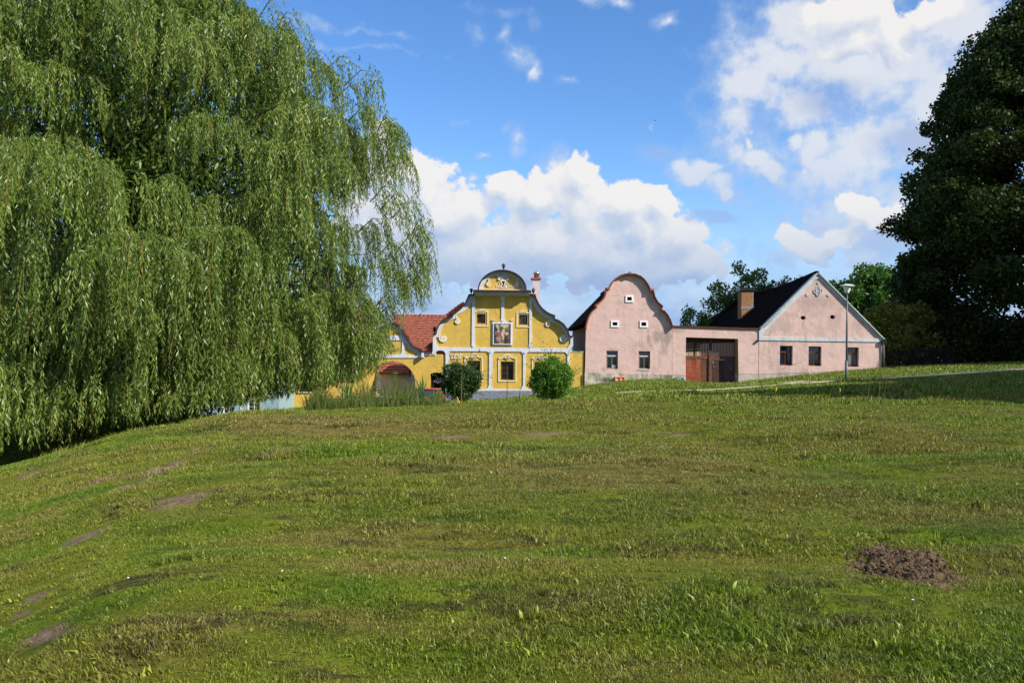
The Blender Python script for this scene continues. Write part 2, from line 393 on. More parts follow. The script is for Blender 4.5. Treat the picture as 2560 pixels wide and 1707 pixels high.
def leaf_mat(name, c1, c2, trans=.35, rough=.45, spec=.35, c3=None):
    m, q, b = new_mat(name)
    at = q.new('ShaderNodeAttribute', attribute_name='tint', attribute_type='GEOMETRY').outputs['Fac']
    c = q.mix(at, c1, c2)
    if c3: c = q.mix(q.step(at, .86, .95), c, c3)
    c = q.mix(q.step(q.noise(q.pos(), .35, 3), .35, .65, 0, .35), c, tuple(x*.72 for x in c1))
    q.put(b.inputs['Base Color'], c); b.inputs['Roughness'].default_value = rough; b.inputs['Specular IOR Level'].default_value = spec
    t = q.new('ShaderNodeBsdfTranslucent'); q.put(t.inputs[0], q.mix(.5, c, (c2[0]*1.3, c2[1]*1.25, c2[2]*.6)))
    mxs = q.new('ShaderNodeMixShader'); mxs.inputs[0].default_value = trans
    q.put(mxs.inputs[1], b.outputs[0]); q.put(mxs.inputs[2], t.outputs[0])
    q.put(q.n['Material Output'].inputs[0], mxs.outputs[0])
    return m
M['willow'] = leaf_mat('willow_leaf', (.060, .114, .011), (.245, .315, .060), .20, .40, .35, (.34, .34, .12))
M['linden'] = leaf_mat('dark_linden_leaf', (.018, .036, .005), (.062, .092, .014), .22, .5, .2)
M['walnut'] = leaf_mat('walnut_leaf', (.05, .10, .02), (.13, .20, .04), .35)
M['bright'] = leaf_mat('fresh_green_leaf', (.035, .10, .012), (.10, .22, .03), .35)
M['olive'] = leaf_mat('yellowish_bush_leaf', (.12, .135, .02), (.27, .27, .05), .35, .6, .2, (.32, .22, .08))
M['shrub_dark'] = leaf_mat('dark_shrub_leaf', (.024, .058, .009), (.075, .135, .026), .25)
M['shrub_bright'] = leaf_mat('bright_shrub_leaf', (.06, .15, .014), (.15, .30, .03), .4)
M['reed'] = leaf_mat('iris_leaf', (.045, .13, .03), (.12, .24, .06), .3, .4, .4)
M['weed'] = leaf_mat('weed_leaf', (.07, .12, .02), (.20, .24, .06), .35, .6, .2, (.32, .20, .10))
M['straw'] = leaf_mat('dry_grass_stem', (.28, .20, .09), (.48, .37, .18), .3, .7, .2)
M['petal'] = plain('yellow_petal', (.8, .55, .03), .6)
M['daisy'] = plain('white_petal', (.85, .85, .82), .6)

# ------------------------------------------------------------------ terrain
COLS = [ # photo column -> (distance, height) of the ground along it
 (-900, [(0,-.2),(6,-.7),(12,-1.5),(18,-2.3),(30,-2.6),(120,-2.6)]),
 (-300, [(0,-.15),(5,-.4),(10,-.75),(14,-1.1),(18,-1.9),(24,-2.5),(120,-2.6)]),
 (0,    [(0,-.1),(4.6,-.23),(8,-.34),(12,-.45),(16,-.56),(18,-1.0),(21,-1.9),(30,-2.35),(60,-2.5),(120,-2.5)]),
 (330,  [(0,0),(4.3,-.03),(10,0),(14,-.02),(18,-.08),(20.5,-.6),(24,-1.6),(30,-2.2),(60,-2.5),(120,-2.5)]),
 (600,  [(0,0),(4.1,0),(10,.1),(15,.16),(21,.19),(24,-.3),(28,-1.3),(35,-2.0),(60,-2.4),(120,-2.4)]),
 (900,  [(0,0),(4,0),(10,.1),(16,.17),(23,.18),(26,-.2),(30,-.8),(36,-1.3),(60,-1.8),(120,-1.8)]),
 (1200, [(0,0),(4,0),(10,.08),(17,.16),(24,.20),(27,.0),(32,-.6),(38,-1.1),(50,-1.45),(54,-1.40),(70,-1.3),(120,-1.3)]),
 (1430, [(0,0),(4,0),(10,.1),(17,.22),(24,.30),(28,.0),(34,-.5),(42,-.75),(52,-.76),(54,-.72),(70,-.7),(120,-.7)]),
 (1480, [(0,0),(4,0),(10,.1),(17,.23),(24,.31),(28,.03),(34,-.38),(42,-.58),(50,-.36),(54,-.28),(70,-.5),(120,-.5)]),
 (1620, [(0,0),(4,0),(10,.12),(17,.26),(24,.37),(28,.15),(33,-.1),(42,-.33),(47,-.02),(50,.06),(54,.03),(70,0),(120,0)]),
 (1700, [(0,0),(4,0),(10,.12),(17,.27),(24,.38),(29,.12),(36,-.1),(42,-.24),(47,-.02),(50,.06),(54,.02),(70,0),(120,0)]),
 (1790, [(0,0),(4,0),(10,.13),(17,.28),(24,.39),(30,.1),(36,-.08),(42,-.15),(48,-.2),(54,-.22),(70,0),(120,.1)]),
 (1870, [(0,0),(4,0),(10,.13),(17,.29),(24,.40),(30,.15),(36,.02),(42,.03),(48,-.08),(52,-.08),(54,-.02),(70,.1),(120,.2)]),
 (2000, [(0,0),(4,0),(10,.14),(17,.31),(24,.42),(30,.25),(36,.25),(41,.27),(54,.36),(70,.5),(120,.6)]),
 (2200, [(0,0),(4,0),(10,.16),(17,.35),(24,.47),(30,.42),(40,.57),(54,.90),(70,1.1),(120,1.2)]),
 (2560, [(0,0),(4,.02),(10,.2),(17,.4),(24,.50),(30,.6),(40,1.10),(54,1.38),(70,1.45),(120,1.45)]),
 (3300, [(0,.1),(10,.4),(24,.9),(40,1.6),(60,1.9),(120,1.6)]),
]
YG = np.arange(0, 120.01, .25)
def smooth1(a, sig):
    k = int(3*sig)+1; w = np.exp(-.5*(np.arange(-k, k+1)/sig)**2); w /= w.sum()
    return np.convolve(np.pad(a, k, mode='edge'), w, 'valid')
UU = np.array([(c[0]-CX)/FPX for c in COLS])
raw = np.array([np.interp(YG, [p[0] for p in c[1]], [p[1] for p in c[1]]) for c in COLS])
raw = np.array([smooth1(r_, 3.0) for r_ in raw])
UG = np.arange(UU[0], UU[-1], .01)
TAB = np.array([np.interp(UG, UU, raw[:, j]) for j in range(len(YG))]).T
TAB = np.array([smooth1(TAB[:, j], 2.2) for j in range(len(YG))]).T
_h = np.random.default_rng(3).random((256, 256))
def vnoise(x, y):
    xi = np.floor(x).astype(int); yi = np.floor(y).astype(int); fx = x-xi; fy = y-yi
    fx = fx*fx*(3-2*fx); fy = fy*fy*(3-2*fy)
    g = lambda a, b: _h[a % 256, b % 256]
    return (g(xi, yi)*(1-fx)+g(xi+1, yi)*fx)*(1-fy)+(g(xi, yi+1)*(1-fx)+g(xi+1, yi+1)*fx)*fy-.5
def height(X, Y):
    X = np.asarray(X, float); Y = np.asarray(Y, float)
    u = np.clip(X/np.maximum(Y, 3.0), UG[0], UG[-1]-1e-6); yc = np.clip(Y, 0, 119.9)
    ui = (u-UG[0])/.01; i = np.clip(ui.astype(int), 0, len(UG)-2); fu = ui-i
    yi = yc/.25; j = np.clip(yi.astype(int), 0, len(YG)-2); fy = yi-j
    z = (TAB[i, j]*(1-fu)+TAB[i+1, j]*fu)*(1-fy)+(TAB[i, j+1]*(1-fu)+TAB[i+1, j+1]*fu)*fy
    far = np.clip((Y-120)/200, 0, 1); z = z*(1-far)+(-1.0)*far
    near = np.clip((40-Y)/20, 0.15, 1)
    # terrace-like undulation left by mowing machines, then small lumps
    t = vnoise(X*.16+9, Y*.55)*.24+vnoise(X*.5, Y*1.1+4)*.12+vnoise(X*1.1+3, Y*2.6)*.07+vnoise(X*4, Y*4)*.02
    crest = np.clip(np.abs(Y-22)/6, .35, 1)
    return z-.10*np.exp(-((Y-24)/5.5)**2)*np.clip((X-2)/6, 0, 1)+t*near*crest-.085*np.exp(-((Y-22)/5.0)**2)*np.clip((X+9)/4, 0, 1)-.03*np.clip((Y-6)/6, 0, 1)*np.clip((30-Y)/6, 0, 1)
def hit(px, py):
    d = ray(px, py); t0 = 2.5
    ys = np.arange(2.5, 90, .05); xs = d.x/d.y*ys; zs = CAMZ+d.z/d.y*ys
    g = height(xs, ys); k = np.argmax(zs < g)
    return Vector((xs[k], ys[k], g[k]))
def H(x, y): return float(height(np.array([x]), np.array([y]))[0])
def at(px, Y):   # ground point at photo column px and distance Y
    x = W(px, 900, Y).x; return Vector((x, Y, H(x, Y)))

# bare earth patches (photo position, half sizes in photo pixels, tilt) turned into ground ellipses
BARE = []
for (x0, y0, x1, y1, wid) in [(40,1200,130,1172,.16),(215,1218,280,1192,.14),(275,1236,370,1200,.18),(370,1198,450,1152,.15),(405,1280,510,1230,.20),(480,1140,530,1124,.10),
                              (150,1372,270,1322,.13),(60,1500,120,1485,.08),(20,1552,80,1530,.06),(60,1598,165,1582,.07),(640,1140,760,1124,.08),(1310,1088,1420,1080,.22),(1640,1090,1730,1086,.15),(1070,1096,1200,1088,.12)]:
    a = hit(x0, y0); b = hit(x1, y1); c = (a+b)/2; d = (b-a)*1.15; wid *= 1.5
    BARE.append((c.x, c.y, max(.1, d.length/2), wid, math.atan2(d.y, d.x)))
MOLE = hit(2262, 1430)
BROWN = []   # dried, yellowish brown areas of the lawn
for (x, y, rx, ry, w) in [(820,1065,4.2,1.8,.85),(700,1045,3.2,1.5,.9),(1250,1170,2.2,2.2,.5),(1500,1175,3.0,2.6,.7),(1100,1040,2.6,2.0,.6),(1650,1125,2.2,1.8,.5),(2250,1080,2.0,1.6,.5),
                          (900,1345,1.2,.5,.6),(450,1560,.55,.25,.65),(800,1560,.6,.2,.55),(1050,1420,1.2,.3,.7),(1900,1230,1.8,1.2,.45),(2350,1290,1.5,.7,.5),(180,1140,1.6,1.0,.55),(1500,1010,3,1.2,.55),(650,1250,1.2,.6,.3),(1500,1500,.9,.3,.45),(1300,1085,3,.6,.5)]:
    p = hit(x, y); BROWN.append((p.x, p.y, rx, ry, w))
GREEN = []
for (x, y, rx, ry, w) in [(300,1110,2.2,1.2,.8),(60,1160,1.4,1.2,.9),(560,1045,2,.8,.4),(1350,1390,.9,.35,.9),(1550,1250,1.6,.5,.7),(850,1250,1.8,.8,.5),(250,1250,1.1,.9,.6),(1900,1540,1.0,.4,.7),(2300,1650,.6,.4,.6),(900,1640,.8,.3,.5),(1330,1280,1.4,.35,.6),(200,1530,.6,.3,.6)]:
    p = hit(x, y); GREEN.append((p.x, p.y, rx, ry, w))

def lawn_group():
    g = bpy.data.node_groups.new('lawn_colour', 'ShaderNodeTree')
    g.interface.new_socket('Color', in_out='OUTPUT', socket_type='NodeSocketColor')
    g.interface.new_socket('Bare', in_out='OUTPUT', socket_type='NodeSocketFloat')
    q = NT(g); go = q.new('NodeGroupOutput'); p = q.scale(q.pos(), (1, 1, 0))
    n_big = q.noise(q.scale(p, (.25, .8, 1)), .55, 5, .6, .4); n_mid = q.noise(p, 1.3, 6, .6); n_f = q.noise(p, 7, 5, .65)
    far = q.new('ShaderNodeSeparateXYZ'); q.put(far.inputs[0], p); fy = q.step(far.outputs[1], 26, 44)
    green = q.mix(q.step(n_mid, .35, .68), (.084, .152, .006), (.178, .228, .013))
    green = q.mix(q.step(n_f, .5, .8, 0, .5), green, (.165, .21, .028))
    brown = q.mix(q.step(n_f, .3, .7), (.155, .112, .028), (.275, .212, .065))
    olive = (.180, .180, .016)
    def ell(lst, amp, nz):
        acc = None
        for it in lst:
            if len(it) == 5 and lst is BARE:
                x, y, a, b_, th = it; w = 1.0
                mp = q.new('ShaderNodeMapping', vector_type='TEXTURE'); q.put(mp.inputs[0], p)
                mp.inputs['Location'].default_value = (x, y, 0); mp.inputs['Rotation'].default_value = (0, 0, th); mp.inputs['Scale'].default_value = (a, b_, 1)
                L = q.vec('LENGTH', mp.outputs[0])
            else:
                x, y, rx, ry, w = it
                L = q.vec('LENGTH', q.scale(q.vec('SUBTRACT', p, (x, y, 0)), (1/rx, 1/ry, 0)))
            v = q.step(q.math('ADD', L, q.math('MULTIPLY_ADD', nz, amp, -amp/2)), 1.15, .35, 0, w)
            acc = v if acc is None else q.math('MAXIMUM', acc, v)
        return acc
    fb = q.step(q.math('ADD', q.math('MULTIPLY', n_big, .6), q.math('MULTIPLY', n_mid, .4)), .49, .64, 0, .75)
    fo = q.step(n_big, .38, .56, 0, .8)
    fb = q.math('MAXIMUM', fb, ell(BROWN, 2.2, n_mid))
    gr = ell(GREEN, 2.0, n_mid)
    fb = q.math('MULTIPLY', fb, q.math('SUBTRACT', 1.0, gr)); fo = q.math('MULTIPLY', fo, q.math('SUBTRACT', 1.0, gr))
    fb = q.math('MULTIPLY', fb, q.math('MULTIPLY_ADD', fy, -.6, 1.0))
    c = q.mix(fo, green, olive); c = q.mix(fb, c, brown)
    # terrace shading painted into the colour: thin dark ripple lines and darker dips
    rg = q.noise(q.scale(q.vec('ADD', p, (3.1, 7.7, 0)), (.22, 1.25, 1)), .9, 5, .6, .5); ripple_shade = q.step(q.math('ABSOLUTE', q.math('SUBTRACT', rg, .5)), .028, .004)
    ripple_shade = q.math('MULTIPLY', ripple_shade, q.step(n_mid, .42, .6)); c = q.mix(q.math('MULTIPLY', ripple_shade, .9), c, (.070, .062, .018))
    dip_shade = q.step(q.noise(q.scale(p, (.5, 1.7, 1)), 1.15, 6, .62),   .52, .68, 0, .68); c = q.mix(dip_shade, c, (.045, .085, .006))
    # beyond the crest: fresher, smoother turf
    c = q.mix(q.math('MULTIPLY', fy, .7), c, q.mix(q.step(n_mid, .35, .65), (.10, .19, .012), (.19, .22, .035)))
    bare = q.math('MULTIPLY', ell(BARE, 2.3, n_f), q.step(n_mid, .36, .50, .35, 1.0))
    soil = q.mix(q.step(n_f, .3, .7), (.17, .115, .065), (.33, .235, .14))
    c = q.mix(bare, c, soil)
    q.put(go.inputs[0], c); q.put(go.inputs[1], bare)
    return g
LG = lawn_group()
def lawn_mat(name, blade):
    m, q, b = new_mat(name)
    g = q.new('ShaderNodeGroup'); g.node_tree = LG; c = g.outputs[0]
    if blade:
        at_ = q.new('ShaderNodeAttribute', attribute_name='tint', attribute_type='GEOMETRY').outputs['Fac']
        k = q.step(at_, 0, 1, .48, 1.85)
        c = q.mix(1.0, c, q.xyz(k, k, k), 'MULTIPLY')
        c = q.mix(q.step(at_, .78, .96, 0, .6), c, (.42, .44, .10))
        q.put(b.inputs['Base Color'], c); b.inputs['Roughness'].default_value = .5; b.inputs['Specular IOR Level'].default_value = .3
        t = q.new('ShaderNodeBsdfTranslucent'); q.put(t.inputs[0], c); mxs = q.new('ShaderNodeMixShader'); mxs.inputs[0].default_value = .26
        q.put(mxs.inputs[1], b.outputs[0]); q.put(mxs.inputs[2], t.outputs[0]); q.put(q.n['Material Output'].inputs[0], mxs.outputs[0])
    else:
        p = q.pos(); k = q.step(q.noise(p, 48, 8, .75), .32, .68, .45, 1.35)
        c = q.mix(1.0, c, q.xyz(k, k, k), 'MULTIPLY')
        q.put(b.inputs['Base Color'], c); b.inputs['Roughness'].default_value = .95; b.inputs['Specular IOR Level'].default_value = .1
        bn = q.new('ShaderNodeBump'); bn.inputs['Strength'].default_value = 1.0; bn.inputs['Distance'].default_value = .06
        q.put(bn.inputs['Height'], q.math('ADD', q.noise(p, 9, 8, .75), q.noise(p, 2.0, 3))); q.put(b.inputs['Normal'], bn.outputs[0])
    return m
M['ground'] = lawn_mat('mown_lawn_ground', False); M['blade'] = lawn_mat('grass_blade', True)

def axis(segs):
    out = []
    for (a, b, st) in segs: out += list(np.arange(a, b, st))
    return np.array(out+[segs[-1][1]])
xs = axis([(-1500,-300,150),(-300,-80,20),(-80,-30,2.0),(-30,-18,.6),(-18,18,.16),(18,30,.6),(30,80,2.0),(80,300,20),(300,1500,150)])
ys = axis([(-400,-40,60),(-40,-4,4),(-4,2,.5),(2,12,.12),(12,30,.2),(30,60,.5),(60,120,2.5),(120,400,20),(400,3000,200)])
GX, GY = np.meshgrid(xs, ys); GZ = height(GX, GY)
v = np.stack([GX.ravel(), GY.ravel(), GZ.ravel()], 1)
nx = len(xs); I, J = np.meshgrid(np.arange(nx-1), np.arange(len(ys)-1)); a = (J*nx+I).ravel()
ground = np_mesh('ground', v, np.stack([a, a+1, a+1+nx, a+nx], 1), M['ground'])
ground.data.polygons.foreach_set('use_smooth', [True]*len(ground.data.polygons))
tag(ground, kind='structure')

# path: a narrow worn sheet that climbs to the right, just above the turf
def ribbon(name, pts, w, m, dz=.06, step=.5):
    P_ = [Vector((p.x, p.y)) for p in pts]; dense = []
    for a_, b_ in zip(P_[:-1], P_[1:]):
        n = max(1, int((b_-a_).length/step)); dense += [a_.lerp(b_, i/n) for i in range(n)]
    dense.append(P_[-1]); V = []; F = []
    for i, p in enumerate(dense):
        t = (dense[min(i+1, len(dense)-1)]-dense[max(i-1, 0)]).normalized(); nrm = Vector((-t.y, t.x))
        ww = w(i/len(dense)) if callable(w) else w
        ww *= 1+.25*math.sin(i*1.7)*math.sin(i*.61)
        for k in range(5):
            q_ = p+nrm*ww*(k/4-.5); V.append((q_.x, q_.y, H(q_.x, q_.y)+dz+(.03 if 0 < k < 4 else .0)))
        if i:
            for k in range(4):
                A = (i-1)*5+k; F.append((A, A+1, A+6, A+5))
    me = bpy.data.meshes.new(name); me.from_pydata(V, [], F); return tag(link_mesh(name, me, m), kind='structure')
pp = []
for (px, Y) in [(1540,43.5),(1650,42.8),(1808,42),(1900,41.5),(2018,41),(2116,40.5),(2260,40),(2400,40),(2560,40),(2900,40)]: pp.append(at(px, Y))
ribbon('path', pp, lambda t: .08+1.1*min(1, t*1.1), M['path'])
ribbon('entrance_apron', [at(1858, 46.5), at(1905, 46.2), at(1960, 44.5), at(2010, 42.2)], 1.5, M['path'], .05)

# ------------------------------------------------------------------ grass
def blade_patch(n, rad, hmin, hmax, w, spread, seed, leafy=0.0, flat=.5):
    r = np.random.default_rng(seed)
    rr = rad*np.sqrt(r.random(n)); th = r.random(n)*2*np.pi
    bx, by = rr*np.cos(th), rr*np.sin(th)
    h = hmin+(hmax-hmin)*r.random(n)**1.5; la = r.random(n)*2*np.pi; lean = h*(spread+flat*r.random(n))
    fa = r.random(n)*2*np.pi; ww = w*(.6+.8*r.random(n))
    lf = r.random(n) < leafy; ww = np.where(lf, ww*5, ww); h = np.where(lf, h*.7, h)
    dx, dy = np.cos(fa)*ww/2, np.sin(fa)*ww/2; lx, ly = np.cos(la)*lean, np.sin(la)*lean
    z0 = np.full(n, -.02)
    V = np.stack([np.stack([bx-dx, by-dy, z0], 1), np.stack([bx+dx, by+dy, z0], 1),
                  np.stack([bx+lx*.35+dx*.8, by+ly*.35+dy*.8, h*.6], 1), np.stack([bx+lx*.35-dx*.8, by+ly*.35-dy*.8, h*.6], 1),
                  np.stack([bx+lx, by+ly, h], 1)], 1).reshape(-1, 3)
    b = np.arange(n)*5
    quad = np.stack([b, b+1, b+2, b+3], 1); tri = np.stack([b+3, b+2, b+4], 1)
    me = bpy.data.meshes.new('blade_patch')
    me.vertices.add(len(V)); me.vertices.foreach_set('co', V.astype(np.float32).ravel())
    li = np.concatenate([quad.ravel(), tri.ravel()]).astype(np.int32); me.loops.add(len(li)); me.loops.foreach_set('vertex_index', li)
    ls = np.concatenate([np.arange(n)*4, 4*n+np.arange(n)*3]).astype(np.int32); me.polygons.add(2*n); me.polygons.foreach_set('loop_start', ls)
    me.update(calc_edges=True)
    at_ = me.attributes.new('tint', 'FLOAT', 'FACE'); t = r.random(n); at_.data.foreach_set('value', np.concatenate([t, t]).astype(np.float32))
    me.materials.append(M['blade']); return me
def scatter(name, meshes, pts, yaw, scl, idx, nrm):
    """turf built from patches of blades set on the ground"""
    c = bpy.data.collections.new(name+'_patches')
    for k, me in enumerate(meshes): c.objects.link(bpy.data.objects.new('patch_%02d' % k, me))
    me = bpy.data.meshes.new(name); me.vertices.add(len(pts)); me.vertices.foreach_set('co', pts.astype(np.float32).ravel())
    rot = np.empty((len(pts), 3), np.float32)
    for i in range(len(pts)):
        qn = Vector(nrm[i]).to_track_quat('Z', 'Y').to_matrix() @ Matrix.Rotation(yaw[i], 3, 'Z'); rot[i] = qn.to_euler()
    a = me.attributes.new('rot', 'FLOAT_VECTOR', 'POINT'); a.data.foreach_set('vector', rot.ravel())
    a = me.attributes.new('scl', 'FLOAT', 'POINT'); a.data.foreach_set('value', scl.astype(np.float32))
    a = me.attributes.new('idx', 'INT', 'POINT'); a.data.foreach_set('value', idx.astype(np.int32))
    o = bpy.data.objects.new(name, me); COL.objects.link(o)
    g = bpy.data.node_groups.new(name+'_nodes', 'GeometryNodeTree')
    g.interface.new_socket('Geometry', in_out='INPUT', socket_type='NodeSocketGeometry'); g.interface.new_socket('Geometry', in_out='OUTPUT', socket_type='NodeSocketGeometry')
    N = g.nodes; L = g.links; gi = N.new('NodeGroupInput'); go = N.new('NodeGroupOutput')
    ci = N.new('GeometryNodeCollectionInfo'); ci.inputs['Collection'].default_value = c; ci.inputs['Separate Children'].default_value = True; ci.inputs['Reset Children'].default_value = True
    ip = N.new('GeometryNodeInstanceOnPoints'); ip.inputs['Pick Instance'].default_value = True
    def na(nm, ty):
        n = N.new('GeometryNodeInputNamedAttribute'); n.data_type = ty; n.inputs[0].default_value = nm; return n.outputs['Attribute']
    L.new(gi.outputs[0], ip.inputs['Points']); L.new(ci.outputs[0], ip.inputs['Instance'])
    L.new(na('idx', 'INT'), ip.inputs['Instance Index']); L.new(na('rot', 'FLOAT_VECTOR'), ip.inputs['Rotation']); L.new(na('scl', 'FLOAT'), ip.inputs['Scale'])
    L.new(ip.outputs[0], go.inputs[0])
    md = o.modifiers.new('turf', 'NODES'); md.node_group = g
    return tag(o, kind='stuff')
def normals(X, Y):
    e = .15; dzx = (height(X+e, Y)-height(X-e, Y))/(2*e); dzy = (height(X, Y+e)-height(X, Y-e))/(2*e)
    n = np.stack([-dzx, -dzy, np.ones_like(X)], 1); return n/np.linalg.norm(n, axis=1)[:, None]
def bare_at(X, Y):
    m = np.zeros(len(X))
    for (x, y, a_, b_, th) in BARE:
        dx, dy = X-x, Y-y; u_ = (dx*np.cos(th)+dy*np.sin(th))/(a_+.02); v_ = (-dx*np.sin(th)+dy*np.cos(th))/(b_+.05)
        m = np.maximum(m, np.clip(1.9-1.3*np.hypot(u_, v_), 0, 1))
    m = np.maximum(m, np.clip(3.6-2.6*np.hypot((X-MOLE.x)/.30, (Y-MOLE.y)/.50), 0, 1))
    return m
def pts_in(y0, y1, cell, marg=1.2, jit=.5, r_=rng):
    out = []
    y = y0
    while y < y1:
        half = y*.64+marg; n = int(2*half/cell); x = -half+np.arange(n)*cell+r_.random(n)*cell*jit
        out.append(np.stack([x, y+r_.random(n)*cell*jit], 1)); y += cell
    return np.concatenate(out)
near_types = [blade_patch(900, .26, .016, .050, .0048, .35, s, .05, 1.1) for s in (1, 2, 3)]+[blade_patch(560, .26, .025, .062, .0050, .3, s, .10, .9) for s in (4, 5)]+[blade_patch(60, .10, .05, .12, .006, .2, 6, .25, .6)]
A = pts_in(3.0, 11.0, .21); B_ = pts_in(11.0, 17.0, .30); C_ = pts_in(17.0, 27.0, .38)
def lay(name, Pt, types, weights, s0, s1, bare=True):
    X, Y = Pt[:, 0], Pt[:, 1]; keep = np.ones(len(X), bool)
    if bare: keep = rng.random(len(X)) > bare_at(X, Y)*.80
    X, Y = X[keep], Y[keep]; z = height(X, Y)
    tall = vnoise(X*.9+5, Y*1.6)+vnoise(X*2.7, Y*3.1)*.6
    idx = rng.choice(len(types), len(X), p=weights)
    s = (s0+(s1-s0)*rng.random(len(X)))*(1+np.clip(tall, -.4, .5)*.9)
    if not bare: pass
    return scatter(name, types, np.stack([X, Y, z], 1), rng.random(len(X))*6.28, s, idx, normals(X, Y))
lay('grass', A, near_types, [.27,.25,.23,.10,.09,.06], .42, .74)
mid_types = [blade_patch(520, .36, .02, .055, .0075, .25, s, .012, .8) for s in (11, 12)]+[blade_patch(420, .36, .04, .09, .009, .2, 13, .04, .6)]
lay('grass', B_, mid_types, [.44,.44,.12], .60, .92)
far_types = [blade_patch(520, .46, .02, .06, .011, .25, s, .01, .8) for s in (21, 22)]+[blade_patch(420, .46, .04, .10, .013, .2, 23, .03, .6)]
lay('grass', C_, far_types, [.45,.45,.10], .60, .90)
back_types = [blade_patch(460, 1.0, .04, .10, .024, .25, s, .02, .6) for s in (31, 32)]+[blade_patch(360, .9, .06, .18, .03, .2, 33, .03, .5)]
Dp = pts_in(27.0, 53.4, .95)
def on_path(X, Y):
    m = np.zeros(len(X), bool)
    for a_, b_ in zip(pp[:-1], pp[1:]):
        d = np.array([b_.x-a_.x, b_.y-a_.y]); t = np.clip(((X-a_.x)*d[0]+(Y-a_.y)*d[1])/(d@d), 0, 1)
        m |= np.hypot(X-a_.x-t*d[0], Y-a_.y-t*d[1]) < np.where(X < 9, 1.25, 1.7)
    return m
k = ~on_path(Dp[:, 0], Dp[:, 1])
lay('grass', Dp[k], back_types, [.42,.4,.18], .8, 1.2, False)
# fringe of longer grass along the foot of the walls
fr = []
for (px0, px1, Y) in [(1450,1700,53.6),(1870,2210,53.6),(1330,1450,53.2),(2210,2560,55)]:
    for px in np.arange(px0, px1, 9): p = at(px, Y-.3*random.random()); fr.append((p.x, p.y))
for px in np.arange(1300, 2560, 16): p = at(px, 24+2*random.random()); fr.append((p.x, p.y))
for px in np.arange(120, 720, 9):
    p = at(px, 17.5+px*.006+1.2*random.random()); fr.append((p.x, p.y))
fr = np.array(fr); fringe_types = [blade_patch(130, .35, .05, .17, .012, .25, 41, .05, .5), blade_patch(110, .35, .08, .22, .012, .2, 42, .05, .5)]
scatter('grass', fringe_types, np.stack([fr[:, 0], fr[:, 1], height(fr[:, 0], fr[:, 1])], 1), rng.random(len(fr))*6.28, .8+.4*rng.random(len(fr)), rng.integers(0, 2, len(fr)), normals(fr[:, 0], fr[:, 1]))

# molehill with crumbly clods
mh = empty('molehill', MOLE, 'flattened mound of crumbly brown soil lying in the mown lawn', 'molehill')
Vm = []; Fm = []; n = 72
for j in range(n):
    for i in range(n):
        x = (i/(n-1)-.5)*1.0; y = (j/(n-1)-.5)*2.2
        r_ = 1.06*math.hypot((x-.13*y)/.35, y/.60)-.10+float(vnoise(np.array([x*6+50]), np.array([y*6]))[0])*.75+float(vnoise(np.array([x*19+5]), np.array([y*19]))[0])*.35
        hgt = max(0, 1-r_*r_)*.06
        lump = float(vnoise(np.array([x*38]), np.array([y*38+9]))[0])*.020+float(vnoise(np.array([x*90]), np.array([y*90]))[0])*.009
        Vm.append((MOLE.x+x, MOLE.y+y, H(MOLE.x+x, MOLE.y+y)-.015+hgt+(lump+.012 if r_ < 1.15 else -.01)))
for j in range(n-1):
    for i in range(n-1):
        a_ = j*n+i; Fm.append((a_, a_+1, a_+1+n, a_+n))
me = bpy.data.meshes.new('soil_mound'); me.from_pydata(Vm, [], Fm); link_mesh('soil_mound', me, M['soil'], mh)
bm = bmesh.new()
for k in range(620):
    th = random.random()*6.28; rr = math.sqrt(random.random())*1.15; y = MOLE.y+rr*.60*math.sin(th); x = MOLE.x+rr*.35*math.cos(th)+.13*(y-MOLE.y)
    s = .005+.018*random.random()**3
    r_ = rr; bmesh.ops.create_icosphere(bm, subdivisions=1, radius=s, matrix=Matrix.Translation((x, y, H(x, y)+max(0, 1-r_*r_)*.075+s*.3)) @ Euler((random.random()*3, random.random()*3, 0)).to_matrix().to_4x4() @ Matrix.Diagonal((1.3, .9, .7, 1)))
me = bpy.data.meshes.new('clods'); bm.to_mesh(me); bm.free(); tag(link_mesh('clods', me, M['soil'], mh), kind='stuff')

# ------------------------------------------------------------------ foliage tools
def leaves_quads(C, size, asp, r_, updir=None, droop=0.0):
    """rhombic leaves with random attitude. C (N,3)"""
    n = len(C); d = r_.normal(size=(n, 3)); d[:, 2] -= droop; d /= np.linalg.norm(d, axis=1)[:, None]
    e = r_.normal(size=(n, 3)); e -= (e*d).sum(1)[:, None]*d; e /= np.linalg.norm(e, axis=1)[:, None]
    L = (size*(.6+.8*r_.random(n)))[:, None] if np.isscalar(size) else (size*(.6+.8*r_.random(n)))[:, None]
    Wd = L*asp
    V = np.stack([C-d*L/2, C+e*Wd/2, C+d*L/2, C-e*Wd/2], 1).reshape(-1, 3)
    F = np.arange(4*n).reshape(n, 4); return V, F
def shell_clump(c, rad, n, r_, squash=.8):
    d = r_.normal(size=(n, 3)); d /= np.linalg.norm(d, axis=1)[:, None]
    rr = rad*(1-.55*r_.random(n)**2.0)[:, None]
    return np.array(c)+d*rr*np.array([1, 1, squash])
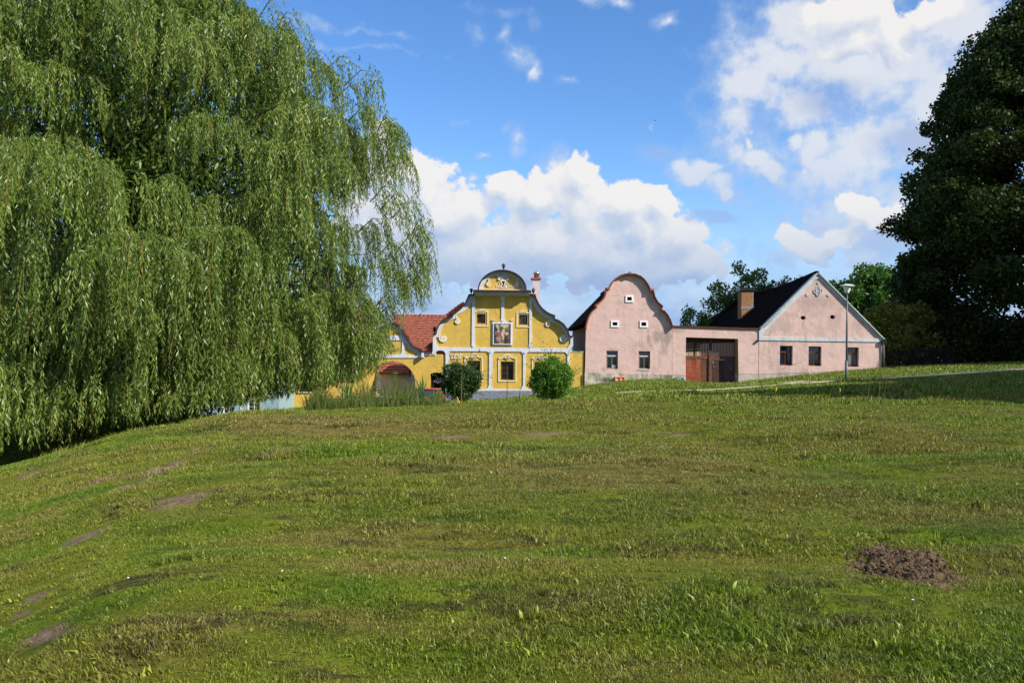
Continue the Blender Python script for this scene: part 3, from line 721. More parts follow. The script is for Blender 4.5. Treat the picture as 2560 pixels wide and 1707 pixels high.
def tree(name, base, clumps, per_m2, leaf, asp, m, label, cat='tree', group=None, trunk=.3, limbs=10, seed=1, core=True, droop=.3, stems=None, bark=None):
    """clumps: (x,y,z,r). crown = leaves spread over the clumps' outer volume; trunk with limbs into them"""
    r_ = np.random.default_rng(seed); root = empty(name, base, label, cat, group)
    pts = []; cid = []
    for i, (x, y, z, rad) in enumerate(clumps):
        n = int(per_m2*4*math.pi*rad*rad); pts.append(shell_clump((x, y, z), rad, n, r_)); cid.append(np.full(n, r_.random()))
    C = np.concatenate(pts); cid = np.concatenate(cid); C += r_.normal(size=C.shape)*.12*np.mean([c[3] for c in clumps])
    V, F = leaves_quads(C, leaf, asp, r_, droop=droop)
    tint = np.clip(.55*r_.random(len(C))+.45*cid, 0, 1)
    np_mesh('crown', V, F, m, root, tint)
    mb = MB(); top = max(c[2] for c in clumps); cx = np.mean([c[0] for c in clumps]); cy = np.mean([c[1] for c in clumps])
    b0 = Vector(base); zt = base[2]+(top-base[2])*.72
    path = [b0-Vector((0, 0, .3)), b0+Vector((.05, 0, (zt-b0.z)*.3)), Vector((b0.x*.6+cx*.4, b0.y*.6+cy*.4, b0.z+(zt-b0.z)*.65)), Vector((cx, cy, zt))]
    mb.tube(path, [trunk*1.25, trunk, trunk*.7, trunk*.25], 10)
    for i in sorted(range(len(clumps)), key=lambda k: -clumps[k][3])[:limbs]:
        x, y, z, rad = clumps[i]; s = path[1].lerp(path[2], min(1, max(0, r_.random())))
        e = Vector((x, y, z)); mid = s.lerp(e, .5)+Vector((0, 0, .1*(e-s).length)); mb.tube([s, mid, e], [trunk*.38, trunk*.24, trunk*.08], 6)
    mb.build('trunk', bark or M['bark'], root, True)
    return root

# ------------------------------------------------------------------ willow
def profile(z):
    return np.interp(z, [-2, 0, 1.5, 3.5, 5, 6.6, 7.4, 9, 11.4, 13, 14.2, 15.6, 16.6], [8.4, 8.8, 9.4, 10.1, 10.3, 10.0, 8.7, 9.2, 8.9, 6.6, 5.0, 3.4, .4])
WC = Vector((-13.4, 29.8, 0)); WC.z = H(WC.x, WC.y)
def build_willow():
    r_ = np.random.default_rng(21)
    root = empty('weeping_willow', WC, 'huge weeping willow with long hanging green strands, at the bank left of the yellow house', 'tree')
    V = []; T = []; tw = MB(); limb = MB(); allO = []; allD = []; allL = []; allT = []
    ub = []   # umbrella-like boughs in staggered tiers: angle, height of the crown of the bough, reach
    for row, z in enumerate([1.0, 1.9, 2.8, 3.7, 4.9, 6.5, 8.1, 9.7, 11.3, 12.9, 14.3, 15.6]):
        Rz = float(profile(z)); nf = max(3, int(math.pi*1.15*Rz/2.15)); 
        for k in range(nf):
            a_ = -math.pi/2+(-1.03+2.1*(k+.5*(row % 2)+.5*r_.random())/nf)*math.pi*.60
            if r_.random() < .25 and row > 3: continue
            ub.append((a_, z+r_.normal()*.45, max(.5, Rz*(.60+.40*r_.random()**.6)-.9), 1.0))
        for k in range(max(2, int(Rz/2.3))): ub.append((math.pi/2+(r_.random()-.5)*2.2, z+r_.normal()*.4, max(.5, Rz*.85-.9), .8))
    for bi, (a_, z, rd_, sz) in enumerate(ub):
        rd = Vector((math.cos(a_), math.sin(a_), 0)); side = Vector((-rd.y, rd.x, 0))
        tip = Vector((WC.x, WC.y, z))+rd*rd_; s = Vector((WC.x+r_.normal()*.4, WC.y+r_.normal()*.4, max(.5, z*.55)))
        mid = s.lerp(tip, .6); mid.z = tip.z+.5; B = lambda t: s*(1-t)**2+mid*2*t*(1-t)+tip*t*t
        limb.tube([B(0), B(.3), B(.6), B(.95)], [.12, .08, .045, .012], 5, False)
        ru = (.85+.75*r_.random())*sz; bl = 1.9+1.9*r_.random(); btint = r_.random(); nlk = int(17*ru+6)
        if z > 13: bl *= .75; ru *= .8
        for k in range(nlk):
            q_ = math.sqrt(r_.random())*ru; ph = r_.random()*2*math.pi; ua = rd*math.cos(ph)+side*math.sin(ph)
            o0 = tip+ua*q_; o0.z -= .42*q_*q_/ru+.15*abs(r_.normal())
            ln0 = bl*(.62+.5*r_.random())*(1-.15*q_/ru); out0 = ua*(.10+.34*q_/ru)+rd*.12; lt = r_.random()
            for _ in range(4+int(5*r_.random())):
                allO.append(o0+Vector((r_.normal()*.08, r_.normal()*.08, .1*r_.random()))); allD.append(out0+Vector((r_.normal()*.05, r_.normal()*.05, 0)))
                allL.append(ln0*(.55+.5*r_.random())); allT.append(.55*btint+.45*lt)
    # small arching sprays that break the outline on the right
    for (px, py, dx, n_) in [(735,45,45,10),(760,85,55,14),(800,140,50,12),(880,155,70,22),(930,190,70,26),(955,215,40,8),(975,300,30,12),(1010,500,60,22),(1040,520,60,26),(1060,560,30,18),(1050,640,25,20),(1030,700,25,18),(985,330,20,12),(965,400,20,14),(690,15,40,12),(960,350,60,20),(940,420,60,24),(985,480,60,24),(1045,600,50,26),(1040,680,60,26),(1000,740,60,26),(1055,585,30,18),(1060,650,35,18),(900,230,70,24),(930,280,60,24),(1000,620,60,26),(960,560,70,26)]:
        o0 = W(px-dx, py+25, 29.5); o1 = W(px, py, 29.0); o1.z += .15
        tw.tube([o0, o0.lerp(o1, .6)+Vector((0, 0, .25)), o1], [.03, .018, .006], 4, False)
        for k in range(n_):
            o = o0.lerp(o1, r_.random()**.7)+Vector((r_.normal()*.15, r_.normal()*.5, .1)); allO.append(o); allD.append(Vector((.25+.2*r_.random(), r_.normal()*.2, .1))); allL.append(.4+1.5*r_.random()); allT.append(r_.random())
    O = np.array([tuple(o) for o in allO]); D = np.array([tuple(o) for o in allD]); L = np.array(allL); BT = np.array(allT)
    # strands stop where the photograph's tips stop: ground on the left, the weeds further right
    low = np.interp(O[:, 0], [-24, -17.5, -14, -11, -8, -6.3, -5.2, -4.2, -3], [-1.9, -1.9, -1.6, -.8, -.2, .2, .8, 1.9, 2.8])
    gz = height(O[:, 0], O[:, 1]); low = np.maximum(low, gz+.05)+r_.random(len(O))**1.5*.8
    L = np.minimum(L, O[:, 2]-low); ok = L > .35; O, D, L, BT = O[ok], D[ok], L[ok], BT[ok]
    ns = len(O); step = .056; nl = (L/step).astype(int); sid = np.repeat(np.arange(ns), nl)
    kk = np.concatenate([np.arange(m_) for m_ in nl]); sarc = kk*step+r_.random(len(kk))*.03
    def along(si, sa):
        ex = 1-np.exp(-sa/.55); swing = np.sin(sa*1.3+si*1.7)*.05*sa
        p = O[si]+D[si]*ex[:, None]; p[:, 2] -= sa-.25*ex*1.0; p[:, 0] += swing; p[:, 1] += np.cos(sa*1.1+si)*.05*sa; return p
    C = along(sid, sarc); n = len(C)
    ang = r_.random(n)*2*np.pi; spread = .25+.5*r_.random(n)
    d = np.stack([np.cos(ang)*spread, np.sin(ang)*spread, -np.ones(n)*(.75+.4*r_.random(n))], 1)
    early = np.exp(-sarc/.35)[:, None]; d = d*(1-early)+early*(d+r_.normal(size=(n, 3))*.7); d /= np.linalg.norm(d, axis=1)[:, None]
    e = r_.normal(size=(n, 3)); e -= (e*d).sum(1)[:, None]*d; e /= np.linalg.norm(e, axis=1)[:, None]
    Lf = (.11+.09*r_.random(n))[:, None]; Wf = Lf*.20
    V = np.stack([C, C+d*Lf*.45+e*Wf*.5, C+d*Lf, C+d*Lf*.45-e*Wf*.5], 1).reshape(-1, 3)
    tint = np.clip(.62*r_.random(n)**1.2+.38*BT[sid], 0, 1)
    F = np.arange(4*n).reshape(n, 4)
    np_mesh('crown', V, F, M['willow'], root, tint)
    # deep interior foliage that closes the crown, tinted darker to paint its shade
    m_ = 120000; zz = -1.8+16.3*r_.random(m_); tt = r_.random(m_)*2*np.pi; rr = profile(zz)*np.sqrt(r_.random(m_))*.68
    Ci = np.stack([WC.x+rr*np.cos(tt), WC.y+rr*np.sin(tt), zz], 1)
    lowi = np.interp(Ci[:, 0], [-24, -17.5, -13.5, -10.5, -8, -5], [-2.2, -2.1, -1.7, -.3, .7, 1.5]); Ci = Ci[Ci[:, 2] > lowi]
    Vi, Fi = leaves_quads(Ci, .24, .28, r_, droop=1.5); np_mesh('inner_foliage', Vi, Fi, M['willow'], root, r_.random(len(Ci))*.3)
    # bare yellow twigs of some strands
    sel = r_.choice(ns, min(ns, 2400), replace=False); q = 5
    ss = np.repeat(sel, q); sa = np.tile(np.arange(q)/(q-1), len(sel))*np.repeat(L[sel], q); P_ = along(ss, sa).reshape(len(sel), q, 3)
    w_ = np.array([.006, 0, 0]); Vt = np.stack([P_-w_, P_+w_], 2).reshape(-1, 3)
    base = (np.arange(len(sel))*q*2)[:, None]+np.arange(q-1)[None]*2; base = base.ravel(); Ft = np.stack([base, base+1, base+3, base+2], 1)
    np_mesh('hanging_twigs', Vt, Ft, M['twig'], root, r_.random(len(Ft)))
    tag(tw.build('arching_twig', M['twig'], root, False, False), kind='stuff'); tag(limb.build('limbs', M['bark'], root, True, False), kind='stuff')
    t = MB(); g = WC
    t.tube([g-Vector((0, 0, .5)), g+Vector((.1, 0, 1.5)), g+Vector((-.2, .1, 3.2)), g+Vector((.1, 0, 8)), g+Vector((0, 0, 14))], [.75, .6, .52, .3, .08], 12)
    for k in range(7):
        a_ = k*.9; t.tube([g+Vector((0, 0, 2.6+k*.3)), g+Vector((1.6*math.cos(a_), 1.6*math.sin(a_), 5+k*.6)), g+Vector((4.2*math.cos(a_), 4.2*math.sin(a_), 8.5+k*.6))], [.3, .2, .08], 7, False)
    t.build('trunk', M['bark'], root, True)
build_willow()

# ------------------------------------------------------------------ windows and reliefs
def window(parent, x0, x1, z0, z1, y, fm, cols, rows, bar=.07, transom=None, depth=.07, gm=None):
    """casement in its opening: frame with bars as a part, each pane a sub-part"""
    mb = MB(); w = x1-x0
    mb.box(x0, x0+bar, y, y+depth, z0, z1).box(x1-bar, x1, y, y+depth, z0, z1).box(x0+bar, x1-bar, y, y+depth, z0, z0+bar).box(x0+bar, x1-bar, y, y+depth, z1-bar, z1)
    xi0, xi1, zi0, zi1 = x0+bar, x1-bar, z0+bar, z1-bar; cells = []
    b2 = bar*.55; regions = [(zi0, zi1, cols, rows)]
    if transom:
        zt = z0+(z1-z0)*transom; mb.box(xi0, xi1, y-.015, y+depth, zt-bar*.6, zt+bar*.6)
        regions = [(zi0, zt-bar*.6, cols, rows), (zt+bar*.6, zi1, 1, 1)]
    for (a_, b_, cc, rr) in regions:
        cw = (xi1-xi0-b2*(cc-1))/cc; rh = (b_-a_-b2*.6*(rr-1))/rr
        for i in range(cc):
            if i: mb.box(xi0+i*(cw+b2)-b2, xi0+i*(cw+b2), y+.006, y+depth, a_, b_)
            for j in range(rr):
                zz = a_+j*(rh+b2*.6)
                if j: mb.box(xi0+i*(cw+b2), xi0+i*(cw+b2)+cw, y+.012, y+depth-.01, zz-b2*.6, zz)
                cells.append((xi0+i*(cw+b2), xi0+i*(cw+b2)+cw, zz, zz+rh))
    f = mb.build('window', fm, parent)
    for (a_, b_, c_, d_) in cells: MB().box(a_, b_, y+depth*.5, y+depth*.5+.012, c_, d_).build('pane', gm or M['glass'], f)
    return f
def rect(x0, z0, x1, z1): return [(x0, z0), (x1, z0), (x1, z1), (x0, z1)]
def conv(pts, Zf, Y): return [XZ(*Zf(*p), Y) for p in pts]
def arc(cx, cy, rx, ry, a0, a1, n):
    return [(cx+rx*math.cos(R(a0+(a1-a0)*i/n)), cy-ry*math.sin(R(a0+(a1-a0)*i/n))) for i in range(n+1)]
def spiral(cx, cy, r, turns, a0, sgn=1, n=40, r1=.12):
    out = []
    for i in range(n+1):
        t = i/n; rr = r*(1-(1-r1)*t); th = R(a0)+sgn*turns*2*math.pi*t; out.append((cx+rr*math.cos(th), cy-rr*math.sin(th)))
    return out
def wr(Zf, Y, x0, y0, x1, y1):
    a_ = XZ(*Zf(x0, y1), Y); b_ = XZ(*Zf(x1, y0), Y); return a_[0], b_[0], a_[1], b_[1]   # x0,x1,z0,z1
def ccw(p):
    s = sum(p[i][0]*p[(i+1)%len(p)][1]-p[(i+1)%len(p)][0]*p[i][1] for i in range(len(p))); return p if s > 0 else p[::-1]
def smooth_poly(p, it=1):
    for _ in range(it):
        q = [p[0]]
        for a_, b_ in zip(p[:-1], p[1:]): q += [(a_[0]*.75+b_[0]*.25, a_[1]*.75+b_[1]*.25), (a_[0]*.25+b_[0]*.75, a_[1]*.25+b_[1]*.75)]
        p = q+[p[-1]]
    return p
def tiled_slope(name, p00, p10, p01, p11, rows, cols, m, parent, thick=.035, kind='stuff', r_=rng):
    """roof slope of separate overlapping tiles. p00-p10 eave, p01-p11 ridge"""
    V = []; p00, p10, p01, p11 = map(Vector, (p00, p10, p01, p11))
    nrm = (p10-p00).cross(p01-p00).normalized()
    if nrm.z < 0: nrm = -nrm
    L = lambda u, v: (p00.lerp(p10, u)).lerp(p01.lerp(p11, u), v)
    mb = MB()
    for j in range(rows):
        for i in range(cols):
            off = .5*(j % 2)/cols; u0 = max(0, i/cols+off-.5/cols*(j%2)); u1 = (i+.94)/cols
            v0 = j/rows-.006; v1 = (j+1.15)/rows; k = r_.random()*.008
            a_, b_, c_, d_ = L(u0, v0), L(u1, v0), L(u1, v1), L(u0, v1)
            lo = nrm*(thick+k); hi = nrm*.004
            mb.hexa([a_+lo*.3, b_+lo*.3, c_-hi, d_-hi, a_+lo*1.4, b_+lo*1.4, c_+hi, d_+hi])
    o = mb.build(name, m, parent, False, False)
    return tag(o, kind=kind)
def urn(px, py_top, py_bot, Y, parent):
    b0 = W(px, py_bot, Y); h = W(px, py_top, Y).z-b0.z
    pr = [(.30,0),(.30,.03),(.10,.07),(.09,.2),(.16,.3),(.27,.45),(.31,.62),(.26,.78),(.14,.82),(.16,.86),(.09,.92),(.02,1.0)]
    mb = MB(); mb.lathe(b0, [(r_*h*.62, z*h) for r_, z in pr], 12)
    for s in (-1, 1): mb.tube([b0+Vector((s*.10*h, 0, h*.78)), b0+Vector((s*.2*h, 0, h*.86)), b0+Vector((s*.16*h, 0, h*.6))], .02, 5)
    return mb.build('urn_finial', M['iron'], parent, True)

# ------------------------------------------------------------------ yellow baroque farmhouse
YF = 54.0
def yellow_house():
    root = empty('gabled_farmhouse', at(1260, 56), 'yellow farmhouse with curved white-trimmed baroque gable and a painted picture over its windows', 'house')
    up_left = [(95,810),(130,803),(136,770),(150,732),(176,690),(210,657),(250,637),(300,628),(300,592),(345,574),(392,540),(430,492),(455,442),(470,405),(520,403),(517,362),(566,358)]
    dome = arc(808, 358, 243, 203, 180, 0, 26)[1:-1]
    up_right = [(1050,362),(1098,368),(1098,405),(1142,405),(1155,450),(1180,500),(1215,545),(1262,583),(1300,604),(1342,618),(1340,652),(1390,672),(1438,708),(1472,756),(1488,800),(1495,830),(1538,832)]
    top = up_left+dome+up_right
    out_px = top+[(1538,925),(1525,942),(1505,992),(1505,1389),(223,1389),(223,1010),(213,990),(195,975),(150,973),(127,985),(119,1012),(82,1010),(90,985)]
    outer = ccw(conv(out_px, Z2, YF))
    holes = {
     'tymp': [(603,345)]+arc(808,345,205,155,180,0,24)[1:]+[(1012,345)],
     'lv': [(496,447),(488,490),(462,530),(425,562),(380,588),(338,608),(336,645),(290,655),(240,680),(200,715),(172,770),(163,838),(125,838),(125,905),(150,940),(470,942),(490,925),(492,905)],
     'mid': [(528,418),(770,418),(790,430),(798,455),(798,640),(788,668),(765,684),(700,684),(700,924),(914,924),(914,684),(862,684),(838,668),(828,640),(830,455),(836,430),(855,418),(1087,418),(1087,905),(1080,930),(1065,948),(545,943),(530,925),(523,905)],
     'rv': [(1115,455),(1135,515),(1170,570),(1215,610),(1260,640),(1297,652),(1296,676),(1330,684),(1370,700),(1412,733),(1447,780),(1466,832),(1472,858),(1510,860),(1510,900),(1480,950),(1135,948),(1115,925),(1113,900)],
     'l1': [(258,1010),(266,992),(285,980),(648,982),(663,996),(672,1020),(670,1330),(660,1355),(640,1372),(262,1372)],
     'l2': [(708,1012),(722,992),(740,983),(1000,985),(1014,998),(1022,1018),(1022,1332),(1010,1358),(995,1372),(722,1372),(705,1355),(700,1332)],
     'l3': [(1055,1014),(1068,994),(1085,987),(1450,990),(1468,1003),(1478,1025),(1478,1374),(1062,1374),(1045,1355),(1042,1330)]}
    hp = [conv(h, Z2, YF) for h in holes.values()]
    wins = [(545,597,635,695),(980,606,1068,706),(443,1080,580,1276),(792,1088,928,1278),(1140,1092,1276,1282)]
    wo = []; wrs = []
    for w in wins:
        a_ = wr(Z2, YF, *w); wrs.append(a_); wo.append(rect(a_[0], a_[2], a_[1], a_[3]))
    hg = conv([(796,264),(840,264),(826,288),(824,294),(842,318),(842,322),(800,322),(800,318),(814,294),(812,288)], Z2, YF)
    slab('facade_wall', outer, wo+[hg], YF, YF+.55, M['yellow'], root)
    slab('white_moulding', outer, hp, YF-.07, YF-.0015, M['white'], root)
    MB().box(hg[0][0]-.2, hg[1][0]+.2, YF+.3, YF+.32, hg[6][1]-.2, hg[0][1]+.2).build('vent_back', M['black'], root)
    # jagged drip edge under the long band, as a toothed strip per bay
    for h in ('l1', 'l2', 'l3'):
        hh = holes[h]; y_ = hh[2][1]; xa, xb = hh[2][0], hh[3][0]; mb = MB(); n_ = 46
        for i in range(n_):
            if i % 2: continue
            a_ = XZ(*Z2(xa+(xb-xa)*i/n_, y_+5), YF); b_ = XZ(*Z2(xa+(xb-xa)*(i+1)/n_, y_-1), YF); mb.box(a_[0], b_[0], YF-.065, YF-.02, a_[1], b_[1])
        tag(mb.build('toothed_edge', M['white'], root), kind='stuff')
    # coping that follows the gable
    cp = conv(top, Z2, YF); MB().strip(cp, .015, .055, YF-.40, YF+.60).build('coping', M['coping'], root)
    # cornice
    c0 = wr(Z2, YF, 517, 366, 1100, 374); c1 = wr(Z2, YF, 524, 374, 1094, 392); c2 = wr(Z2, YF, 530, 392, 1088, 408)
    MB().box(c0[0], c0[1], YF-.86, YF-.08, c0[2], c0[3]).build('cornice_slab', M['coping'], root)
    MB().box(c1[0], c1[1], YF-.62, YF-.075, c1[2], c1[3]-.004).box(c2[0], c2[1], YF-.28, YF-.075, c2[2], c2[3]-.004).build('cornice', M['white'], root)
    c3 = wr(Z2, YF, 590, 348, 1030, 364); MB().box(c3[0], c3[1], YF-.16, YF-.072, c3[2], c3[3]).build('tympanum_ledge', M['chim_white'], root)
    # volutes
    def vol(pts, w, nm='volute', m='cream', dp=.06):
        p = conv(pts, Z2, YF); return MB().strip(p, w/2, w/2, YF-dp-.03, YF-.002).build(nm, M[m], root)
    vol([(166,800),(160,835),(163,858),(175,874)]+spiral(202,851,32,2.1,215,1,44), .085)
    vol([(336,612),(333,635),(345,648)]+spiral(344,675,26,1.9,85,-1,40), .075)
    vol(spiral(1440,855,37,2.4,60,1,48), .09)
    vol([(1300,675),(1290,679),(1278,682)]+spiral(1282,704,25,1.9,100,1,40), .075)
    vol([(664,232),(674,248),(667,262),(663,272)]+spiral(668,292,21,1.8,110,1,36), .07)
    vol([(957,240),(955,258),(964,270),(974,278)]+spiral(955,294,21,1.8,50,-1,36), .07)
    for (x, y) in [(505,930),(1097,935),(686,992),(1042,997),(809,670)]: vol(spiral(x, y, 12, 1.6, 0, 1, 26), .035, 'rosette', 'white', .09)
    # window surrounds
    def band(pts, w, closed=True, dp=.05):
        return MB().strip(conv(pts, Z2, YF), w/2, w/2, YF-dp, YF-.003, closed).build('window_surround', M['cream'], root)
    band([(526,573),(658,573),(658,724),(526,722)], .06, False); band([(1087,588),(960,585),(958,731),(1087,733)], .06, False)
    for cx_, y_ in ((598,566),(1023,580)):
        vol([(cx_-34,y_),(cx_-30,y_-8),(cx_-16,y_-6),(cx_-8,y_-14),(cx_,y_-17),(cx_+8,y_-14),(cx_+16,y_-6),(cx_+30,y_-8),(cx_+34,y_)], .05, 'scroll_crest'); vol([(cx_-14,y_-1),(cx_,y_-8),(cx_+14,y_-1)], .04, 'scroll_crest')
    for k, (x0, y0, x1, y1) in enumerate(wins[2:]):
        L_, R_, T_, B_2 = x0-22, x1+20, y0-28, y1+12; cx_ = (x0+x1)/2
        band([(L_,B_2),(L_,T_+6),(L_+8,T_-2),(L_+22,T_-2)]+[(cx_+46*math.cos(R(a_)), T_-4-38*math.sin(R(a_))) for a_ in range(170, 5, -15)]+[(R_-22,T_-2),(R_-8,T_-2),(R_,T_+6),(R_,B_2)], .055)
        vol(spiral(L_+8, T_-6, 10, 1.2, 180, -1, 16), .035, 'scroll'); vol(spiral(R_-8, T_-6, 10, 1.2, 0, 1, 16), .035, 'scroll')
        for s in (-1, 1): vol([(cx_, T_-2), (cx_+s*10, T_-18), (cx_+s*22, T_-22), (cx_+s*26, T_-12), (cx_+s*16, T_-8)], .045, 'palmette')
        vol([(cx_, T_+6), (cx_, T_-14)], .06, 'palmette'); vol([(cx_-14, T_-2), (cx_, T_-12), (cx_+14, T_-2)], .04, 'palmette')
    for i, a_ in enumerate(wrs):
        window(root, a_[0], a_[1], a_[2], a_[3], YF+.20, M['brown_wood'], 2, 2 if i < 2 else 3, .085)
    # crest lettering and the year tablet
    tab = wr(Z2, YF, 792, 205, 848, 232); MB().box(tab[0], tab[1], YF-.05, YF-.003, tab[2], tab[3]).build('year_tablet', M['white'], root)
    x_, z_ = (tab[0]+tab[1])/2, (tab[2]+tab[3])/2; lettering('lettering', '1785', x_, z_, .24, YF-.052, M['cream'], root, .03)
    for s in (-1, 1):
        vol([(820+s*25,200),(820+s*38,212),(820+s*50,228),(820+s*54,238)]+spiral(820+s*42, 238, 13, 1.5, 0 if s > 0 else 180, -s, 22), .045, 'tablet_scroll')
        vol(spiral(820+s*56, 203, 11, 1.5, 0, s, 20), .05, 'tablet_scroll')
    for i in range(5):
        q_ = XZ(*Z2(800+i*9.5, 192), YF); MB().lathe((q_[0], YF-.03, q_[1]-.03), [(.03,0),(.035,.03),(.01,.06)], 6).build('bead', M['cream'], root)
    b_ = wr(Z2, YF, 798, 236, 846, 250); MB().box(b_[0], b_[1], YF-.05, YF-.003, b_[2], b_[3]).build('tablet_foot', M['white'], root)
    MB().strip(conv([(790,256),(846,256),(832,288),(832,294),(848,316),(848,326),(794,326),(794,316),(808,294),(808,288)], Z2, YF), .03, .03, YF-.05, YF-.003, True).build('hourglass_frame', M['cream'], root)
    for (t_, x, y, s_) in [('Jan', 768, 316, .30), ('Fabikal', 884, 314, .30), ('F', 782, 282, .28), ('K', 860, 280, .28)]:
        q_ = XZ(*Z2(x, y), YF); lettering('lettering', t_, q_[0], q_[1], s_, YF-.003, M['cream'], root, .03)
    # monogram under the band, left bay
    ZL = lambda X, Y: (1110+X*60/2352, 870+Y*40/1568)
    def mono(pts, w=.06): MB().strip(conv(pts, ZL, YF), w/2, w/2, YF-.05, YF-.003).build('monogram', M['cream'], root)
    mono([(740,700),(660,680),(650,610),(730,560),(800,620),(800,940)]); mono([(700,990),(1680,1005)]); mono([(1600,980),(1590,720),(1640,620),(1740,640),(1740,720),(1660,730)])
    mono([(1090,900),(1040,860),(1050,700),(1110,660),(1180,740)]); mono([(1060,600),(1170,600)], .04); mono([(1350,670),(1360,780),(1440,800)]); mono([(1450,660),(1440,930)]); mono([(1150,880),(1180,900)])
    # picture: a flat painted panel in a white frame
    p_ = wr(Z2, YF, 712, 694, 902, 912); MB().box(p_[0], p_[1], YF-.095, YF-.072, p_[2], p_[3]).build('painted_panel', picture_mat(p_), root)
    MB().strip([(p_[0], p_[2]), (p_[1], p_[2]), (p_[1], p_[3]), (p_[0], p_[3])], .005, .045, YF-.13, YF-.0725, True).build('picture_frame', M['white'], root)
    for x in (712, 906): vol(spiral(x-8, 662, 8, 1.1, 0, 1, 14)+[(x, 680)], .035, 'frame_scroll'); vol(spiral(x+8, 662, 8, 1.1, 180, -1, 14), .035, 'frame_scroll')
    # plinth
    pl = ccw(conv([(223,1389),(1505,1389),(1505,1460),(1380,1490),(223,1560)], Z2, YF)); slab('pebble_plinth', pl, [], YF-.06, YF+.5, M['pebble'], root)
    for (x, a_, b_) in [(821,72,152),(487,326,402),(1128,326,402),(107,722,805)]:
        q0 = Z2(x, a_); q1 = Z2(x, b_); urn(q0[0], q0[1], q1[1], YF+.1, root)
    # body of the house and its roof behind the gable
    xl = XZ(*Z2(240,1000), YF)[0]; xr = XZ(*Z2(1490,1000), YF)[0]; xm = XZ(*Z2(815,300), YF)[0]; zr = XZ(*Z2(815,262), YF+.6)[1]; ze = XZ(*Z2(100,900), YF)[1]
    ze2 = XZ(*Z2(235,640), YF)[1]
    MB().box(xl, xr, YF+.56, YF+15, -2.2, ze-.3).build('side_walls', M['yellow'], root)
    eL = XZ(*Z2(130,712), YF)
    for s, xe in ((-1, eL[0]), (1, 2*xm-eL[0])):
        a_ = Vector((xe, YF+.7, eL[1]-.35)); b_ = Vector((xe, YF+15, eL[1]-.35)); c_ = Vector((xm, YF+.7, zr)); d_ = Vector((xm, YF+15, zr))
        tiled_slope('roof', a_, b_, c_, d_, 18, 36, M['tile_red'], root)
        MB().add([a_, b_, d_, c_], [(0, 1, 2, 3)]) if False else None
    fill = MB(); xe2 = 2*xm-eL[0]; zE = eL[1]-.42
    fill.add([(eL[0], YF+.62, zE), (xe2, YF+.62, zE), (xm, YF+.62, zr-.08), (eL[0], YF+14.9, zE), (xe2, YF+14.9, zE), (xm, YF+14.9, zr-.08)], [(0, 1, 2), (5, 4, 3), (0, 2, 5, 3), (1, 4, 5, 2), (0, 3, 4, 1)])
    fill.build('roof_body', M['tile_old'], root)
    # orange verge tiles that look out over the left sweep of the gable
    vt = [(248,612),(276,590),(304,568),(334,545),(364,523),(394,503)]
    for i, (x, y) in enumerate(vt):
        a_ = Vector((*XZ(*Z2(x-12, y+8), YF+.75),)); b_ = Vector((*XZ(*Z2(x+24, y-14), YF+.75),))
        MB().tube([(a_.x, YF+.8, a_.y), (b_.x, YF+.8, b_.y)], [.17, .14], 10).build('verge_tile', M['tile_orange'], root, True)
    # chimney behind the right shoulder
    x0, z0 = XZ(*Z2(1116, 470), 60); x1, z1 = XZ(*Z2(1193, 240), 60)
    ch = MB().box(x0, x1, 60, 60+.9, z0-2, z1).build('chimney', M['chim_white'], root)
    MB().box(x0-.1, x1+.1, 59.9, 61, z1+.002, z1+.10).build('chimney_cap', M['red_coping'], ch)
    MB().lathe(((x0+x1)/2+.05, 60.4, z1+.102), [(.19,0),(.19,.32),(.24,.33),(.24,.40),(.05,.5)], 12).build('flue', M['zinc'], ch, True)
    # yellow infill wall on the right, up to the pink house
    xa = XZ(*Z2(1506, 990), YF+.1)[0]; za = XZ(*Z2(1520, 990), YF+.1)[1]; xb = XZ(*Z2(1651, 990), YF+.1)[0]
    MB().box(xa+.003, xb-.01, YF+.12, YF+.4, -1.3, za).build('infill_wall', M['yellow'], root)
    MB().box(xa+.003, xb-.01, YF+.08, YF+.44, za+.002, za+.05).build('wall_coping', M['grey_band'], root)
